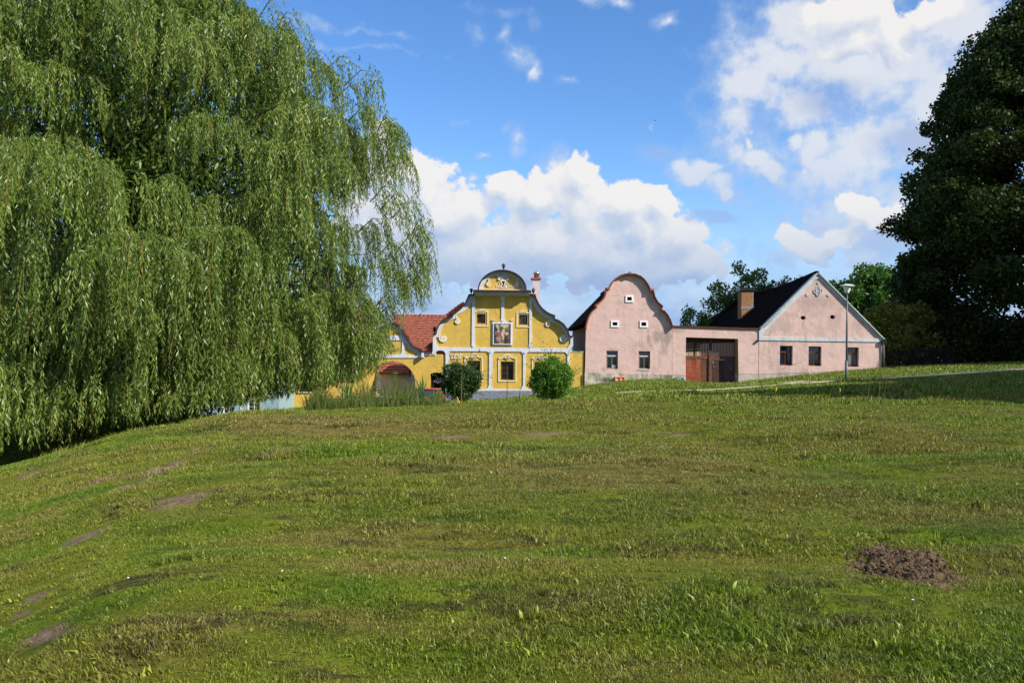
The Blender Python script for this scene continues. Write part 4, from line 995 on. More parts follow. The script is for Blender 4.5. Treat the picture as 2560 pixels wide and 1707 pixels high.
def picture_mat(p_):
    m, q, b = new_mat('worn_wall_painting'); pos = q.pos(); s = q.new('ShaderNodeSeparateXYZ'); q.put(s.inputs[0], pos)
    u = q.math('DIVIDE', q.math('SUBTRACT', s.outputs[0], p_[0]), p_[1]-p_[0]); v_ = q.math('DIVIDE', q.math('SUBTRACT', s.outputs[2], p_[2]), p_[3]-p_[2])
    w = q.noise(pos, 3.5, 6, .65); P_ = q.vec('ADD', q.xyz(u, v_, 0), q.scale(q.vec('SUBTRACT', q.xyz(w, q.noise(pos, 2.8, 6), 0), (.5, .5, 0)), (.3, .3, 0)))
    c = q.mix(q.step(q.noise(pos, 5, 6), .4, .65), (.025, .022, .02), (.13, .085, .05))
    for (x, y, rx, ry, col) in [(.62,.88,.26,.14,(.50,.48,.30)),(.25,.85,.10,.16,(.42,.40,.28)),(.55,.5,.10,.34,(.50,.42,.26)),(.78,.75,.16,.12,(.20,.12,.06)),(.36,.42,.12,.26,(.34,.08,.05)),(.28,.66,.09,.07,(.42,.30,.30)),
                                (.75,.50,.14,.06,(.5,.42,.32)),(.12,.5,.10,.5,(.012,.015,.022)),(.3,.25,.16,.12,(.32,.22,.18)),(.45,.10,.18,.07,(.36,.17,.06)),(.7,.2,.18,.09,(.02,.02,.03)),(.88,.35,.08,.15,(.22,.06,.05)),(.15,.55,.05,.12,(.28,.17,.05)),(.45,.78,.13,.06,(.05,.045,.02))]:
        L = q.vec('LENGTH', q.scale(q.vec('SUBTRACT', P_, (x, y, 0)), (1/rx, 1/ry, 0)))
        c = q.mix(q.step(L, 1.1, .6, 0, .9), c, col)
    q.put(b.inputs['Base Color'], c); b.inputs['Roughness'].default_value = .6
    return m
yellow_house()

# ------------------------------------------------------------------ yellow gateway with arches
def yellow_gateway():
    root = empty('arched_gateway', at(1010, 54), 'yellow courtyard gateway with a wide arch and white scrolled top, left of the painted gable', 'gateway')
    Yg = YF+.03
    # the top is symmetric about the wide arch
    half = [(745,995),(615,992),(612,965),(560,948),(520,918),(492,875),(478,830),(455,828),(448,800),(430,760),(400,725),(360,700),(330,694)]
    mir = [(660-x, y) for (x, y) in half[::-1][1:]]
    topp = half+mir[:-1]+[(-85,995)]
    a1 = XZ(*Z1(862, 1010), Yg)[0]
    door = [(725,1600),(725,1222)]+[(800+75*math.cos(R(t)), 1222-24*math.sin(R(t))) for t in range(170, 5, -15)]+[(862,1222),(862,1600)]
    big = [(95,1600),(95,1310)]+[(332+238*math.cos(R(t)), 1310-226*math.sin(R(t))) for t in range(175, 0, -8)]+[(570,1310),(570,1600)]
    bot = 1560
    outl = topp+[(-85,bot),(95,bot)]+[(95,1310)]+[(332+238*math.cos(R(t)), 1310-226*math.sin(R(t))) for t in range(175, 0, -8)]+[(570,1310),(570,bot),(725,bot),(725,1222)]+[(800-75*math.cos(R(t)), 1222-22*math.sin(R(t))) for t in range(10, 175, 15)]+[(878,1222),(878,bot),(885,bot),(885,1013),(790,1013),(785,995)]
    slab('gateway_wall', ccw(conv(outl, Z1, Yg)), [], Yg+.002, Yg+.8, M['yellow'], root)
    MB().strip(conv(topp, Z1, Yg)[::-1], .015, .07, Yg-.25, Yg+.85).build('coping', M['coping'], root)
    ml = [(665,1050),(665,1010),(655,992),(612,990),(612,965),(560,948),(520,918),(492,875),(478,830),(455,828),(448,800),(430,760),(400,725),(360,700),(330,694)]
    out2 = ml+[(660-x, y) for (x, y) in ml[::-1][1:]]
    inn = [[(462,890),(475,905),(500,945),(540,972),(585,990),(592,1010),(590,1022),(480,1022),(465,1010),(458,990)],
           [(435,870),(432,985),(420,1010),(400,1018),(260,1018),(240,1010),(228,985),(225,870)],
           [(660-x, y) for (x, y) in [(462,890),(475,905),(500,945),(540,972),(585,990),(592,1010),(590,1022),(480,1022),(465,1010),(458,990)]],
           [(430,818),(415,790),(380,752),(345,735),(315,735),(280,752),(245,790),(230,818)]]
    slab('white_moulding', ccw(conv(out2, Z1, Yg)), [conv(h, Z1, Yg) for h in inn], Yg-.06, Yg, M['white'], root)
    b_ = wr(Z1, Yg, 640, 998, 662, 1046); MB().box(b_[0], b_[1], Yg-.40, Yg-.062, b_[2], b_[3]).build('corbel', M['white'], root)
    mb = MB().strip(conv([(662,1010),(740,1008),(762,1010),(782,1010)], Z1, Yg), .10, .10, Yg-.05, Yg); mb.build('ledge', M['white'], root)
    d_ = wr(Z1, Yg, 725, 1222, 880, 1560); dr = MB().box(d_[0]-.3, d_[1]+.1, Yg+.45, Yg+.5, d_[2], d_[3]+.5).build('door', M['black'], root)
    cx_, cz_ = (d_[0]+d_[1])/2+.15, XZ(*Z1(800, 1322), Yg)[1]
    for t in range(20, 170, 19):
        MB().strip([(cx_+.18*math.cos(R(t)), cz_+.10*math.sin(R(t))), (cx_+.52*math.cos(R(t)), cz_+.42*math.sin(R(t)))], .018, .018, Yg+.43, Yg+.449).build('fanlight_bar', M['white_paint'], dr)
yellow_gateway()

# wing with red tiled roof behind the gateway
def wing():
    root = empty('red_roofed_wing', (-6.2, 63, -1.7), 'low yellow wing with a tall red tiled roof seen above the gateway', 'building')
    Yw = 62
    xl, zt = XZ(985, 789.5, Yw+3.5); xr, _ = XZ(1150, 789.5, Yw+3.5); _, zb = XZ(1080, 884, Yw); xl0 = xl
    tiled_slope('roof', (xl0, Yw, zb-.2), (xr, Yw, zb-.2), (xl0, Yw+3.5, zt), (xr, Yw+3.5, zt), 24, 26, M['tile_red'], root)
    tiled_slope('roof', (xl0, Yw+7, zb-.2), (xr, Yw+7, zb-.2), (xl0, Yw+3.5, zt), (xr, Yw+3.5, zt), 24, 26, M['tile_red'], root)
    n = 16
    for i in range(n):
        a_ = xl0+(xr-xl0)*i/n; MB().tube([(a_, Yw+3.5, zt+.02), (a_+(xr-xl0)/n*.97, Yw+3.5, zt+.02)], [.10, .12], 8).build('ridge_tile', M['tile_red'], root, True)
    MB().add([(xl0+.02, Yw+.1, zb-.2), (xr, Yw+.1, zb-.2), (xr, Yw+3.5, zt-.06), (xl0+.02, Yw+3.5, zt-.06), (xl0+.02, Yw+6.9, zb-.2), (xr, Yw+6.9, zb-.2)], [(0,1,2,3), (3,2,5,4), (0,3,4), (1,5,2), (0,4,5,1)]).build('roof_body', M['tile_red'], root)
    MB().box(xl0+.1, xr-.1, Yw+.3, Yw+6.7, -2.2, zb-.22).build('wall', M['yellow'], root)
    # small dark dormer vent
    q_ = W(1080, 858, Yw+.6); MB().add([q_+Vector((-.25, -.25, -.1)), q_+Vector((.3, -.25, -.35)), q_+Vector((.3, -.25, .25)), q_+Vector((.3, .5, .25)), q_+Vector((-.25, .5, 0))], [(0,1,2), (0,2,3,4), (1,3,2), (0,4,3,1)]).build('dormer', M['black'], root)
    # inner court building seen through the arch
    r2 = empty('court_barn', (-8, 60, -1.8), 'pale grey courtyard building with a red tiled eave, seen through the wide arch', 'building')
    a_ = wr(Z1, 59.2, 80, 1215, 600, 1600); MB().box(a_[0], a_[1], 59.2, 61.8, -2.4, a_[3]).build('wall', M['grey_wall'], r2)
    e0 = XZ(*Z1(240, 1203), 58.9); e1 = XZ(*Z1(502, 1203), 58.9)
    tiled_slope('roof', (XZ(*Z1(180,1203),58.9)[0], 58.9, e0[1]), (e1[0], 58.9, e1[1]), (XZ(*Z1(180,1203),58.9)[0], 61.5, e0[1]+1.7), (e1[0], 61.5, e1[1]+1.7), 9, 18, M['tile_red'], r2, .05)
    MB().box(XZ(*Z1(200,1203),58.9)[0], e1[0], 58.85, 58.98, e0[1]-.11, e0[1]-.01).build('gutter', M['rust_flash'], r2)
    f0 = wr(Z1, 58.7, 505, 1150, 560, 1245)
    for i in range(4): MB().box(f0[0]+i*.32, f0[0]+i*.32+.11, 58.7, 58.8, f0[2], f0[3]).build('post', M['gate_dark'], r2)
wing()

# second yellow house, mostly behind the willow
def far_yellow():
    root = empty('farmhouse', at(810, 55), 'yellow farmhouse front almost wholly hidden behind the hanging willow', 'house')
    x0 = XZ(706, 950, YF)[0]; x1 = XZ(905, 950, YF)[0]; zt = XZ(800, 868, YF)[1]; xm = (x0+x1)/2
    w = wr(lambda a_, b_: (a_, b_), YF, 745, 925, 782, 979)
    wall = [(x0, -2.4), (x1, -2.4), (x1, zt), (x1-.8, zt+.9), (x1-1.6, zt+1.2), (xm+.9, zt+3.0), (xm, zt+3.4), (xm-.9, zt+3.0), (x0+1.6, zt+1.2), (x0+.8, zt+.9), (x0, zt)]
    slab('facade_wall', wall, [rect(w[0], w[2], w[1], w[3])], YF, YF+.5, M['yellow'], root)
    MB().strip([(x0+.12, -2.4), (x0+.12, zt)], .12, .12, YF-.05, YF-.003).build('pilaster', M['white'], root)
    MB().strip([(x0, zt-.2), (x1, zt-.2)], .12, .12, YF-.051, YF-.004).build('band', M['white'], root)
    MB().strip([(w[0], w[2]), (w[1], w[2]), (w[1], w[3]), (w[0], w[3])], .08, 0, YF-.07, YF-.003, True).build('window_surround', M['cream'], root)
    window(root, w[0], w[1], w[2], w[3], YF+.2, M['brown_wood'], 2, 3)
    MB().strip(wall[2:], .12, .0, YF-.06, YF-.0045).build('gable_moulding', M['white'], root)
    MB().strip(wall[2:], 0, .07, YF-.3, YF+.6).build('coping', M['coping'], root)
    MB().add([(x0, YF+.6, zt), (x1, YF+.6, zt), (xm, YF+.6, zt+3.2), (x0, YF+13, zt), (x1, YF+13, zt), (xm, YF+13, zt+3.2)], [(0,1,2), (5,4,3), (0,2,5,3), (1,4,5,2)]).build('roof', M['tile_red'], root)
    MB().box(x0+.02, x1-.02, YF+.51, YF+13, -2.4, zt-.02).build('side_walls', M['yellow'], root)
    # pale blue house further left
    r2 = empty('cottage', at(470, 50.5), 'pale blue cottage with white-barred windows behind the willow, left of the yellow houses', 'house')
    Yb = 50.0; bx0 = XZ(318, 1000, Yb)[0]; bx1 = XZ(692, 1000, Yb)[0]; bz0 = XZ(400, 1050, Yb)[1]-.4; bz1 = XZ(400, 880, Yb)[1]; ho = []; wl = []
    for (a_, b_) in [(352,400),(455,490),(556,585),(618,650)]:
        q_ = wr(lambda a2, b2: (a2, b2), Yb, a_, 978, b_, 1032); q_ = (q_[0], q_[1], wr(lambda a2, b2: (a2, b2), Yb, 352, 978, 400, 1033)[2], wr(lambda a2, b2: (a2, b2), Yb, 352, 978, 400, 1033)[3]); ho.append(rect(q_[0], q_[2], q_[1], q_[3])); wl.append(q_)
    slab('facade_wall', rect(bx0, bz0, bx1, bz1), ho, Yb, Yb+.4, M['blue_wall'], r2)
    for q_ in wl:
        window(r2, q_[0], q_[1], q_[2], q_[3], Yb+.15, M['white_paint'], 2, 3, .06); MB().box(q_[0]-.06, q_[1]+.06, Yb-.06, Yb-.002, q_[2]-.07, q_[2]-.005).build('sill', M['rust_flash'], r2)
    for (a_, b_) in [(334,345),(600,606)]:
        c0 = XZ(a_, 1000, Yb)[0]; c1 = XZ(b_, 1000, Yb)[0]; MB().box(c0, c1, Yb-.04, Yb-.002, bz0, bz1).build('pilaster', M['white'], r2)
    MB().box(bx0, bx1, Yb+.41, Yb+9, bz0, bz1).build('side_walls', M['blue_wall'], r2)
    MB().add([(bx0-.2, Yb-.3, bz1+.005), (bx1+.2, Yb-.3, bz1+.005), (bx1+.2, Yb+4.5, bz1+3), (bx0-.2, Yb+4.5, bz1+3), (bx0-.2, Yb+9.3, bz1+.005), (bx1+.2, Yb+9.3, bz1+.005)], [(0,1,2,3), (3,2,5,4), (0,3,4), (1,5,2), (0,4,5,1)]).build('roof', M['tile_old'], r2)
far_yellow()

# ------------------------------------------------------------------ pink gabled house
def pink_gabled():
    root = empty('gabled_cottage', at(1570, 56), 'pink farmhouse with a bell-shaped curved gable edged in red tiles', 'house')
    left = [(300,760),(306,710),(318,660),(340,602),(376,548),(422,512),(418,468),(470,440),(508,402),(528,350),(535,286),(566,286),(575,270),(600,222),(642,172),(692,142),(750,126),(800,122)]
    right = [(860,128),(920,150),(968,192),(1003,243),(1030,296),(1062,298),(1066,330),(1084,390),(1116,445),(1170,492),(1158,522),(1150,532),(1192,548),(1230,592),(1260,650),(1280,708),(1291,745)]
    top = left+right; seg = conv(top, Z3, YF)
    out_ = ccw(conv(top+[(1291,1275),(288,1253)], Z3, YF))
    vents = [(606,672,660,708),(938,673,992,712),(774,382,826,420)]; wins = [(534,1000,668,1208),(906,1005,1040,1210)]
    vw = [wr(Z3, YF, *v_) for v_ in vents]; ww = [wr(Z3, YF, *v_) for v_ in wins]
    slab('facade_wall', out_, [rect(a_[0], a_[2], a_[1], a_[3]) for a_ in vw+ww], YF, YF+.5, M['pink'], root)
    for a_ in vw:
        MB().strip([(a_[0], a_[2]), (a_[1], a_[2]), (a_[1], a_[3]), (a_[0], a_[3])], .11, -.01, YF-.06, YF-.002, True).build('vent_frame', M['white_paint'], root)
        MB().box(a_[0]-.02, a_[1]+.02, YF+.3, YF+.32, a_[2]-.02, a_[3]+.02).build('vent_back', M['black'], root)
    for i, a_ in enumerate(ww):
        window(root, a_[0], a_[1], a_[2], a_[3], YF+.14, M['grey_wood'], 2, 1, .075, .68)
        zt = a_[2]+(a_[3]-a_[2])*.68; MB().box(a_[0]+.05, a_[1]-.06, YF+.10, YF+.135, zt+.03, zt+.075).build('sash_rail', M['white_paint'], root)
    MB().box(ww[1][0]-.02, ww[1][1]+.02, YF-.05, YF+.1, ww[1][2]-.05, ww[1][2]-.004).build('sill', M['white_paint'], root)
    a_ = ww[0]; nt = wr(lambda X, Y: (1500+X*160/2352, 860+Y*100/1470), YF, 440, 775, 580, 872)
    notice = MB().box(nt[0], nt[1], YF+.155, YF+.17, nt[2], nt[3]).build('notice_sheet', M['white_paint'], root)
    for k in range(3):
        zz = nt[3]-(k+1)*(nt[3]-nt[2])/4; MB().box(nt[0]+.05, nt[1]-.05, YF+.149, YF+.154, zz-.012, zz+.012).build('printed_line', plain_ink(), notice)
    # coping tiles one after another along the gable
    L_ = MB(); L_.strip(seg, .01, .04, YF-.30, YF+.55); L_.build('coping_bed', M['red_coping'], root)
    def walk(path, st):
        P_ = [Vector(p) for p in path]; acc = 0; out = []
        for a2, b2 in zip(P_[:-1], P_[1:]):
            d = (b2-a2).length; t = -acc
            while t+st <= d+1e-6 or t < 0 and t+st <= d:
                t += st
                if 0 <= t <= d: out.append((a2.lerp(b2, t/d), (b2-a2).normalized()))
            acc = d-t
        return out
    for (p, t) in walk(seg, .20):
        nn = Vector((-t.y, t.x)); mb = MB(); o = []
        for (s_, h_) in ((-.10, .041), (.09, .041), (.09, .055), (-.10, .066)): q_ = p+t*s_+nn*h_; o.append((q_.x, q_.y))
        mb.hexa([(o[0][0], YF-.34, o[0][1]), (o[1][0], YF-.34, o[1][1]), (o[1][0], YF+.58, o[1][1]), (o[0][0], YF+.58, o[0][1]), (o[3][0], YF-.34, o[3][1]), (o[2][0], YF-.34, o[2][1]), (o[2][0], YF+.58, o[2][1]), (o[3][0], YF+.58, o[3][1])])
        mb.build('coping_tile', M['red_coping'], root)
    k_ = wr(Z3, YF, 782, 98, 820, 122); MB().box(k_[0], k_[1], YF-.38, YF+.3, k_[2], k_[3]-.05).box(k_[0]+.12, k_[1]-.12, YF-.36, YF+.28, k_[3]-.05, k_[3]+.04).build('apex_cap', M['red_coping'], root)
    for (x0, y0, x1, y1) in [(532,278,572,296),(1030,292,1066,312)]:
        k_ = wr(Z3, YF, x0, y0, x1, y1); MB().box(k_[0], k_[1], YF-.36, YF+.3, k_[2], k_[3]).build('shoulder_cap', M['red_coping'], root)
    # plinth, rough stone then cement
    slab('stone_plinth', ccw(conv([(284,1253),(1291,1276),(1291,1480),(284,1540)], Z3, YF)), [], YF-.07, YF+.5, M['stone_plinth'], root)
    # body and roof
    pk = XZ(*Z3(792, 142), YF); le = XZ(*Z3(262, 684), YF); re = XZ(*Z3(1275, 690), YF); L2 = 16.2
    xl = XZ(*Z3(320, 800), YF)[0]; xr = XZ(*Z3(1270, 800), YF)[0]
    MB().box(xl+.15, xr-.3, YF+.51, YF+L2-.3, -1.5, le[1]-.1).build('side_walls', M['grey_wood'], root)
    for (e_, s) in ((le, -1), (re, 1)):
        tiled_slope('roof', (e_[0], YF+.56, e_[1]), (e_[0], YF+L2, e_[1]), (pk[0], YF+.56, pk[1]), (pk[0], YF+L2, pk[1]), 22, 46, M['tile_old'], root)
    MB().add([(le[0], YF+.6, le[1]-.06), (re[0], YF+.6, re[1]-.06), (pk[0], YF+.6, pk[1]-.1), (le[0], YF+L2-.05, le[1]-.06), (re[0], YF+L2-.05, re[1]-.06), (pk[0], YF+L2-.05, pk[1]-.1)], [(0,1,2), (5,4,3), (0,2,5,3), (1,4,5,2), (0,3,4,1)]).build('roof_body', M['tile_old'], root)
    for i in range(34): MB().tube([(pk[0], YF+.7+i*.46, pk[1]+.03), (pk[0], YF+.7+(i+.96)*.46, pk[1]+.03)], [.11, .13], 8).build('ridge_tile', M['tile_old'], root, True)
_ink = []
def plain_ink():
    if not _ink: _ink.append(plain('printed_ink', (.03, .04, .12), .8))
    return _ink[0]
pink_gabled()

# ------------------------------------------------------------------ gate wall and wooden gate
def gate():
    root = empty('gate_wall', at(1780, 54), 'pink gate wall with square opening and brown wooden double gate, between the two pink houses', 'gateway')
    Yg = YF+.02
    outl = [(1294,1277),(1294,722)]+[(1294+i*60, 722+ (i*60)*.0265) for i in range(1, 15)]
    o4 = [Z4(540, 838), Z4(540, 970), Z4(300, 970)]
    P3i = lambda p: p
    poly = [XZ(*Z3(*p), Yg) for p in [(1294,1277),(1294,720),(1700,733),(2121,748)]]+[XZ(*Z4(539, 842), Yg), XZ(*Z4(539, 1358), Yg), XZ(*Z4(306, 1356), Yg), XZ(*Z3(2052, 862), Yg), XZ(*Z3(1451, 843), Yg), XZ(*Z3(1449, 1280), Yg)]
    slab('wall', ccw(poly), [], Yg, Yg+1.15, M['pink'], root)
    tl = [XZ(*Z3(*p), Yg) for p in [(1294,720),(1700,733),(2121,748)]]+[XZ(*Z4(545, 842), Yg)]
    MB().strip(tl, .0, .06, Yg-.12, Yg+1.25).build('coping', M['rust_flash'], root)
    slab('cement_plinth', ccw([XZ(*Z3(*p), Yg) for p in [(1293,1279),(1449,1283),(1449,1460),(1293,1460)]]), [], Yg-.04, Yg+1.1, M['cement'], root)
    slab('cement_plinth', ccw([XZ(*Z4(*p), Yg) for p in [(303,1359),(539,1361),(539,1520),(303,1520)]]), [], Yg-.04, Yg+1.1, M['cement'], root)
    # the gate itself stands back in the opening
    Yd = Yg+.75; dz = .02
    xl = XZ(*Z3(1451,1000), Yg)[0]; xr = XZ(*Z3(2052,1000), Yg)[0]
    xm = XZ(*Z3(1730, 1000), Yd)[0]; zb = -.45; zr = XZ(*Z3(1700, 1078), Yd)[1]; zt = XZ(*Z3(1700, 850), Yg)[1]+.05; z_sl = XZ(*Z3(1700, 905), Yd)[1]
    def mbx(name, x0, x1, y0, y1, z0, z1, m, par): return MB().box(x0, x1, y0, y1, z0, z1).build(name, M[m], par)
    for nm, (a_, b_), m_ in (('gate_leaf', (xl, xm-.09), 'gate_sunlit'), ('gate_leaf', (xm+.09, xr), 'gate_wood')):
        leaf = mbx(nm, a_+.002, b_-.002, Yd-.03, Yd+.05, zr-.10, zr+.10, 'gate_wood', root)
        tag(leaf, 'left gate leaf, most boards painted redder as if sunlit' if m_ == 'gate_sunlit' else 'brown right gate leaf with a wicket door')
        n_ = 13; w_ = (b_-a_)/n_
        if m_ == 'gate_sunlit':
            for i in range(n_): mbx('board', a_+i*w_+.006, a_+(i+1)*w_-.006, Yd+.004*(i % 3), Yd+.035, zb, zr-.102, 'gate_sunlit' if i < 9 else 'gate_wood', leaf)
        n_ = 16; w_ = (b_-a_)/n_
        for i in range(n_): # upright slats with gaps
            mbx('slat', a_+i*w_, a_+i*w_+w_*.56, Yd, Yd+.03, zr+.102, z_sl, 'gate_wood', leaf)
        mbx('top_board', a_+.002, b_-.002, Yd-.01, Yd+.05, z_sl+.002, z_sl+.18, 'gate_dark', leaf)
    # dark boarding above the slats
    mbx('top_panel', xl+.002, xr-.002, Yd+.01, Yd+.06, z_sl+.183, zt, 'gate_dark', root)
    mbx('centre_post', xm-.085, xm+.085, Yd-.10, Yd+.08, zb, z_sl+.18, 'gate_wood', root)
    dx0 = XZ(*Z3(1757, 1100), Yd)[0]; dx1 = XZ(*Z3(1892, 1100), Yd)[0]; dzt = XZ(*Z3(1800, 1106), Yd)[1]
    d = mbx('wicket_door', dx0, dx1, Yd-.01, Yd+.03, zb, dzt, 'gate_dark', root)
    mbx('handle', dx0+.03, dx0+.12, Yd-.06, Yd-.012, zb+1.35, zb+1.38, 'zinc', d); mbx('lock_plate', dx0+.005, dx0+.06, Yd-.03, Yd-.012, dzt-.22, dzt-.06, 'zinc', d)
    n_ = 5; w_ = (xr-dx1)/n_
    for i in range(n_): mbx('board', dx1+i*w_+.006, dx1+(i+1)*w_-.006, Yd+.003*(i % 2), Yd+.035, zb, dzt+.06, 'purple_wood', root)
    mbx('board', xm+.09, dx0-.008, Yd, Yd+.035, zb, dzt+.06, 'gate_wood', root)
    bx = wr(Z3, Yd, 1945, 1180, 1980, 1220); box = empty('letterbox', ((bx[0]+bx[1])/2, Yd-.08, bx[2]), 'small green letterbox on the plum boards of the wooden gate', 'letterbox')
    mbx('box_body', bx[0], bx[1], Yd-.14, Yd-.002, bx[2], bx[3]-.06, 'plastic_green', box)
    MB().add([(bx[0]-.015, Yd-.16, bx[3]-.058), (bx[1]+.015, Yd-.16, bx[3]-.058), (bx[1]+.015, Yd-.002, bx[3]-.058), (bx[0]-.015, Yd-.002, bx[3]-.058), (bx[0]-.015, Yd-.002, bx[3]+.01), (bx[1]+.015, Yd-.002, bx[3]+.01)], [(0,3,2,1), (0,1,5,4), (2,3,4,5), (0,4,3), (1,2,5)]).build('lid', M['plastic_green'], box)
    mbx('slot', bx[0]+.06, bx[1]-.06, Yd-.145, Yd-.141, bx[3]-.12, bx[3]-.10, 'black', box)
    # sunlit barn wall in the yard, visible between the slats
    yb = empty('yard_barn', (20, 86, 0), 'sunlit plastered barn wall glimpsed between the slats of the wooden gate', 'barn')
    MB().add([(14,86,-.5),(27,86,-.5),(27,86.3,-.5),(14,86.3,-.5),(14,86,1.95),(27,86,3.0),(27,86.3,3.0),(14,86.3,1.95)],[(0,3,2,1),(4,5,6,7),(0,1,5,4),(1,2,6,5),(2,3,7,6),(3,0,4,7)]).build('wall', M['yard_wall'], yb)
    MB().add([(13.8, 85.7, 1.97), (27.2, 85.7, 3.02), (27.2, 92, 4.3), (13.8, 92, 4.3), (13.8, 85.7, 2.07), (27.2, 85.7, 3.12), (27.2, 92, 4.4), (13.8, 92, 4.4)], [(0,3,2,1), (4,5,6,7), (0,1,5,4), (1,2,6,5), (2,3,7,6), (3,0,4,7)]).build('roof', M['tile_old'], yb)
gate()

# ------------------------------------------------------------------ pink plain-gabled house with black roof
def pink_plain():
    root = empty('straight_gabled_cottage', at(2040, 56), 'pink cottage with a plain triangular gable, grey bands and a black tiled roof', 'house')
    body = [(541,972),(541,1362),(541,1530),(1120,1530),(1955,1440),(1958,992),(1968,962),(1218,201),(595,828),(541,858)]
    wins = [(782,1035,930,1260),(1113,1042,1262,1266),(1562,1053,1692,1275)]; ww = [wr(Z4, YF, *w) for w in wins]
    ov = [[XZ(*Z4(cx_+rx*math.cos(t), cy_+23*math.sin(t)), YF) for t in np.linspace(0, 2*math.pi, 20, endpoint=False)] for (cx_, cy_, rx) in ((1052,712,30),(1392,703,30))]
    face = [(541,1358),(541,858),(595,828),(1218,201),(1966,960),(1956,1440),(1956,1320)]
    slab('facade_wall', ccw(conv([(541,1361),(541,858),(595,828),(1218,203),(1964,960),(1955,1318),(1540,1326)], Z4, YF)), [rect(a_[0], a_[2], a_[1], a_[3]) for a_ in ww]+ov, YF, YF+.5, M['pink'], root)
    slab('cement_plinth', ccw(conv([(541,1364),(1540,1329),(1955,1321),(1955,1440),(541,1560)], Z4, YF)), [], YF-.04, YF+.5, M['cement'], root)
    for o_ in ov:
        xs_ = [p[0] for p in o_]; zs_ = [p[1] for p in o_]; MB().box(min(xs_)-.1, max(xs_)+.1, YF+.3, YF+.32, min(zs_)-.1, max(zs_)+.1).build('vent_back', M['black'], root)
    for i, a_ in enumerate(ww):
        window(root, a_[0], a_[1], a_[2], a_[3], YF+.24, M['brown_wood'], 2, 1, .075, .68)
        if i == 2:
            for s in (0, 1):
                mb = MB(); x0 = a_[0]+.12+s*(a_[1]-a_[0])*.48; n_ = 10; w_ = (a_[1]-a_[0])*.33; V = []; F = []
                for k in range(n_+1):
                    xx = x0+w_*k/n_; yy = YF+.255+.008*math.sin(k*2.1); mb.v += [(xx, yy, a_[2]+.12+.03*math.sin(k)), (xx, yy, a_[2]+(a_[3]-a_[2])*.62)]
                mb.f = [(2*k, 2*k+2, 2*k+3, 2*k+1) for k in range(n_)]; mb.build('curtain', M['curtain'], root, False, False)
    # grey bands: two rakes and the tie band
    slab('gable_band', ccw(conv([(541,972),(541,858),(595,828),(1218,203),(1966,960),(1950,992)], Z4, YF)),
         [conv([(585,935),(583,895),(622,858),(1198,272),(1215,262),(1236,266),(1925,938),(1930,948)], Z4, YF)], YF-.06, YF-.002, M['grey_band'], root)
    # verge tiles on the rakes, each its own piece
    def verge(p0, p1, n_, m_):
        a_ = Vector(XZ(*Z4(*p0), YF)); b_ = Vector(XZ(*Z4(*p1), YF)); t = (b_-a_)/n_; nn = Vector((-t.y, t.x)).normalized(); nn = nn if nn.y > 0 else -nn
        for i in range(n_):
            q0 = a_+t*i; q1 = q0+t*1.06; j = random.random()*.012
            o = [q0+nn*.02, q1+nn*.0, q1+nn*.05, q0+nn*(.085+j)]
            mb = MB(); mb.hexa([(o[0].x, YF-.18, o[0].y), (o[1].x, YF-.18, o[1].y), (o[1].x, YF+.35, o[1].y), (o[0].x, YF+.35, o[0].y), (o[3].x, YF-.18, o[3].y), (o[2].x, YF-.18, o[2].y), (o[2].x, YF+.35, o[2].y), (o[3].x, YF+.35, o[3].y)])
            mb.build('verge_tile', m_, root)
    verge((560,846), (1214,205), 26, M['grey_band']); verge((1972,964), (1222,205), 27, M['grey_band'])
    # crest: four lobes round a tablet
    cz = lambda x, y: XZ(*Z4(x, y), YF)
    def crest(pts, w=.045, closed=True, nm='crest_moulding'): MB().strip([cz(*p) for p in pts], w/2, w/2, YF-.06, YF-.003, closed).build(nm, M['grey_band'], root)
    crest([(1198,374),(1246,374),(1248,436),(1200,436)])
    crest(arc(1222,372,20,24,180,0,10), closed=False); crest(arc(1222,436,22,24,180,360,10), closed=False)
    crest(arc(1196,404,26,26,90,270,10), closed=False); crest(arc(1250,404,24,26,-90,90,10), closed=False)
    q_ = cz(1223, 396); lettering('lettering', '1867', q_[0], q_[1], .26, YF-.003, M['grey_band'], root, .03)
    crest([(1204,412),(1242,412)], .03, False)
    for (x, y) in [(1225,312),(1095,447),(1342,455)]:
        mb = MB()
        for t in range(0, 180, 60): mb.strip([cz(x-17*math.cos(R(t+15)), y-17*math.sin(R(t+15))), cz(x+17*math.cos(R(t+15)), y+17*math.sin(R(t+15)))], .022, .022, YF-.05-.001*t/60, YF-.003)
        mb.build('star_ornament', M['grey_band'], root)
    q_ = wr(Z4, YF, 510, 970, 532, 990); MB().box(q_[0], q_[1], YF-.15, YF+.015, q_[2], q_[3]).build('eave_bracket', M['iron'], root)
    # black roof, ridge running back, hipped at the far end
    ap = Vector((*XZ(*Z4(1218, 200), YF),)); apex = Vector((ap.x, YF+.05, ap.y))
    def onpx(x, y, Y): return W(*Z4(x, y), Y)
    Rr = onpx(500, 428, 71.5); Rr.z = apex.z*.985; Rm = apex.lerp(Rr, .55); Rm.z -= .16
    el_ = XZ(*Z4(560, 850), YF); E0 = Vector((el_[0], YF+.05, el_[1])); E1 = Vector((16.9, 77.5, 4.05)); E1 = onpx(-150, 806, 77.5); H1 = onpx(330, 488, 73.5); H2 = onpx(150, 640, 75.5)
    er = XZ(*Z4(1972, 962), YF); G0 = Vector((er[0], YF+.05, er[1])); G1 = Vector((er[0]+1.3, 74, er[1]+.1))
    E0b = Vector((E0.x-1.2, YF+1.3, E0.z-.35)); Em = E0.lerp(E1, .5)
    # fine rows of tiles on the visible slope
    tiled_slope('roof', E0, E1, apex, Rr, 26, 44, M['tile_black'], root, .04)
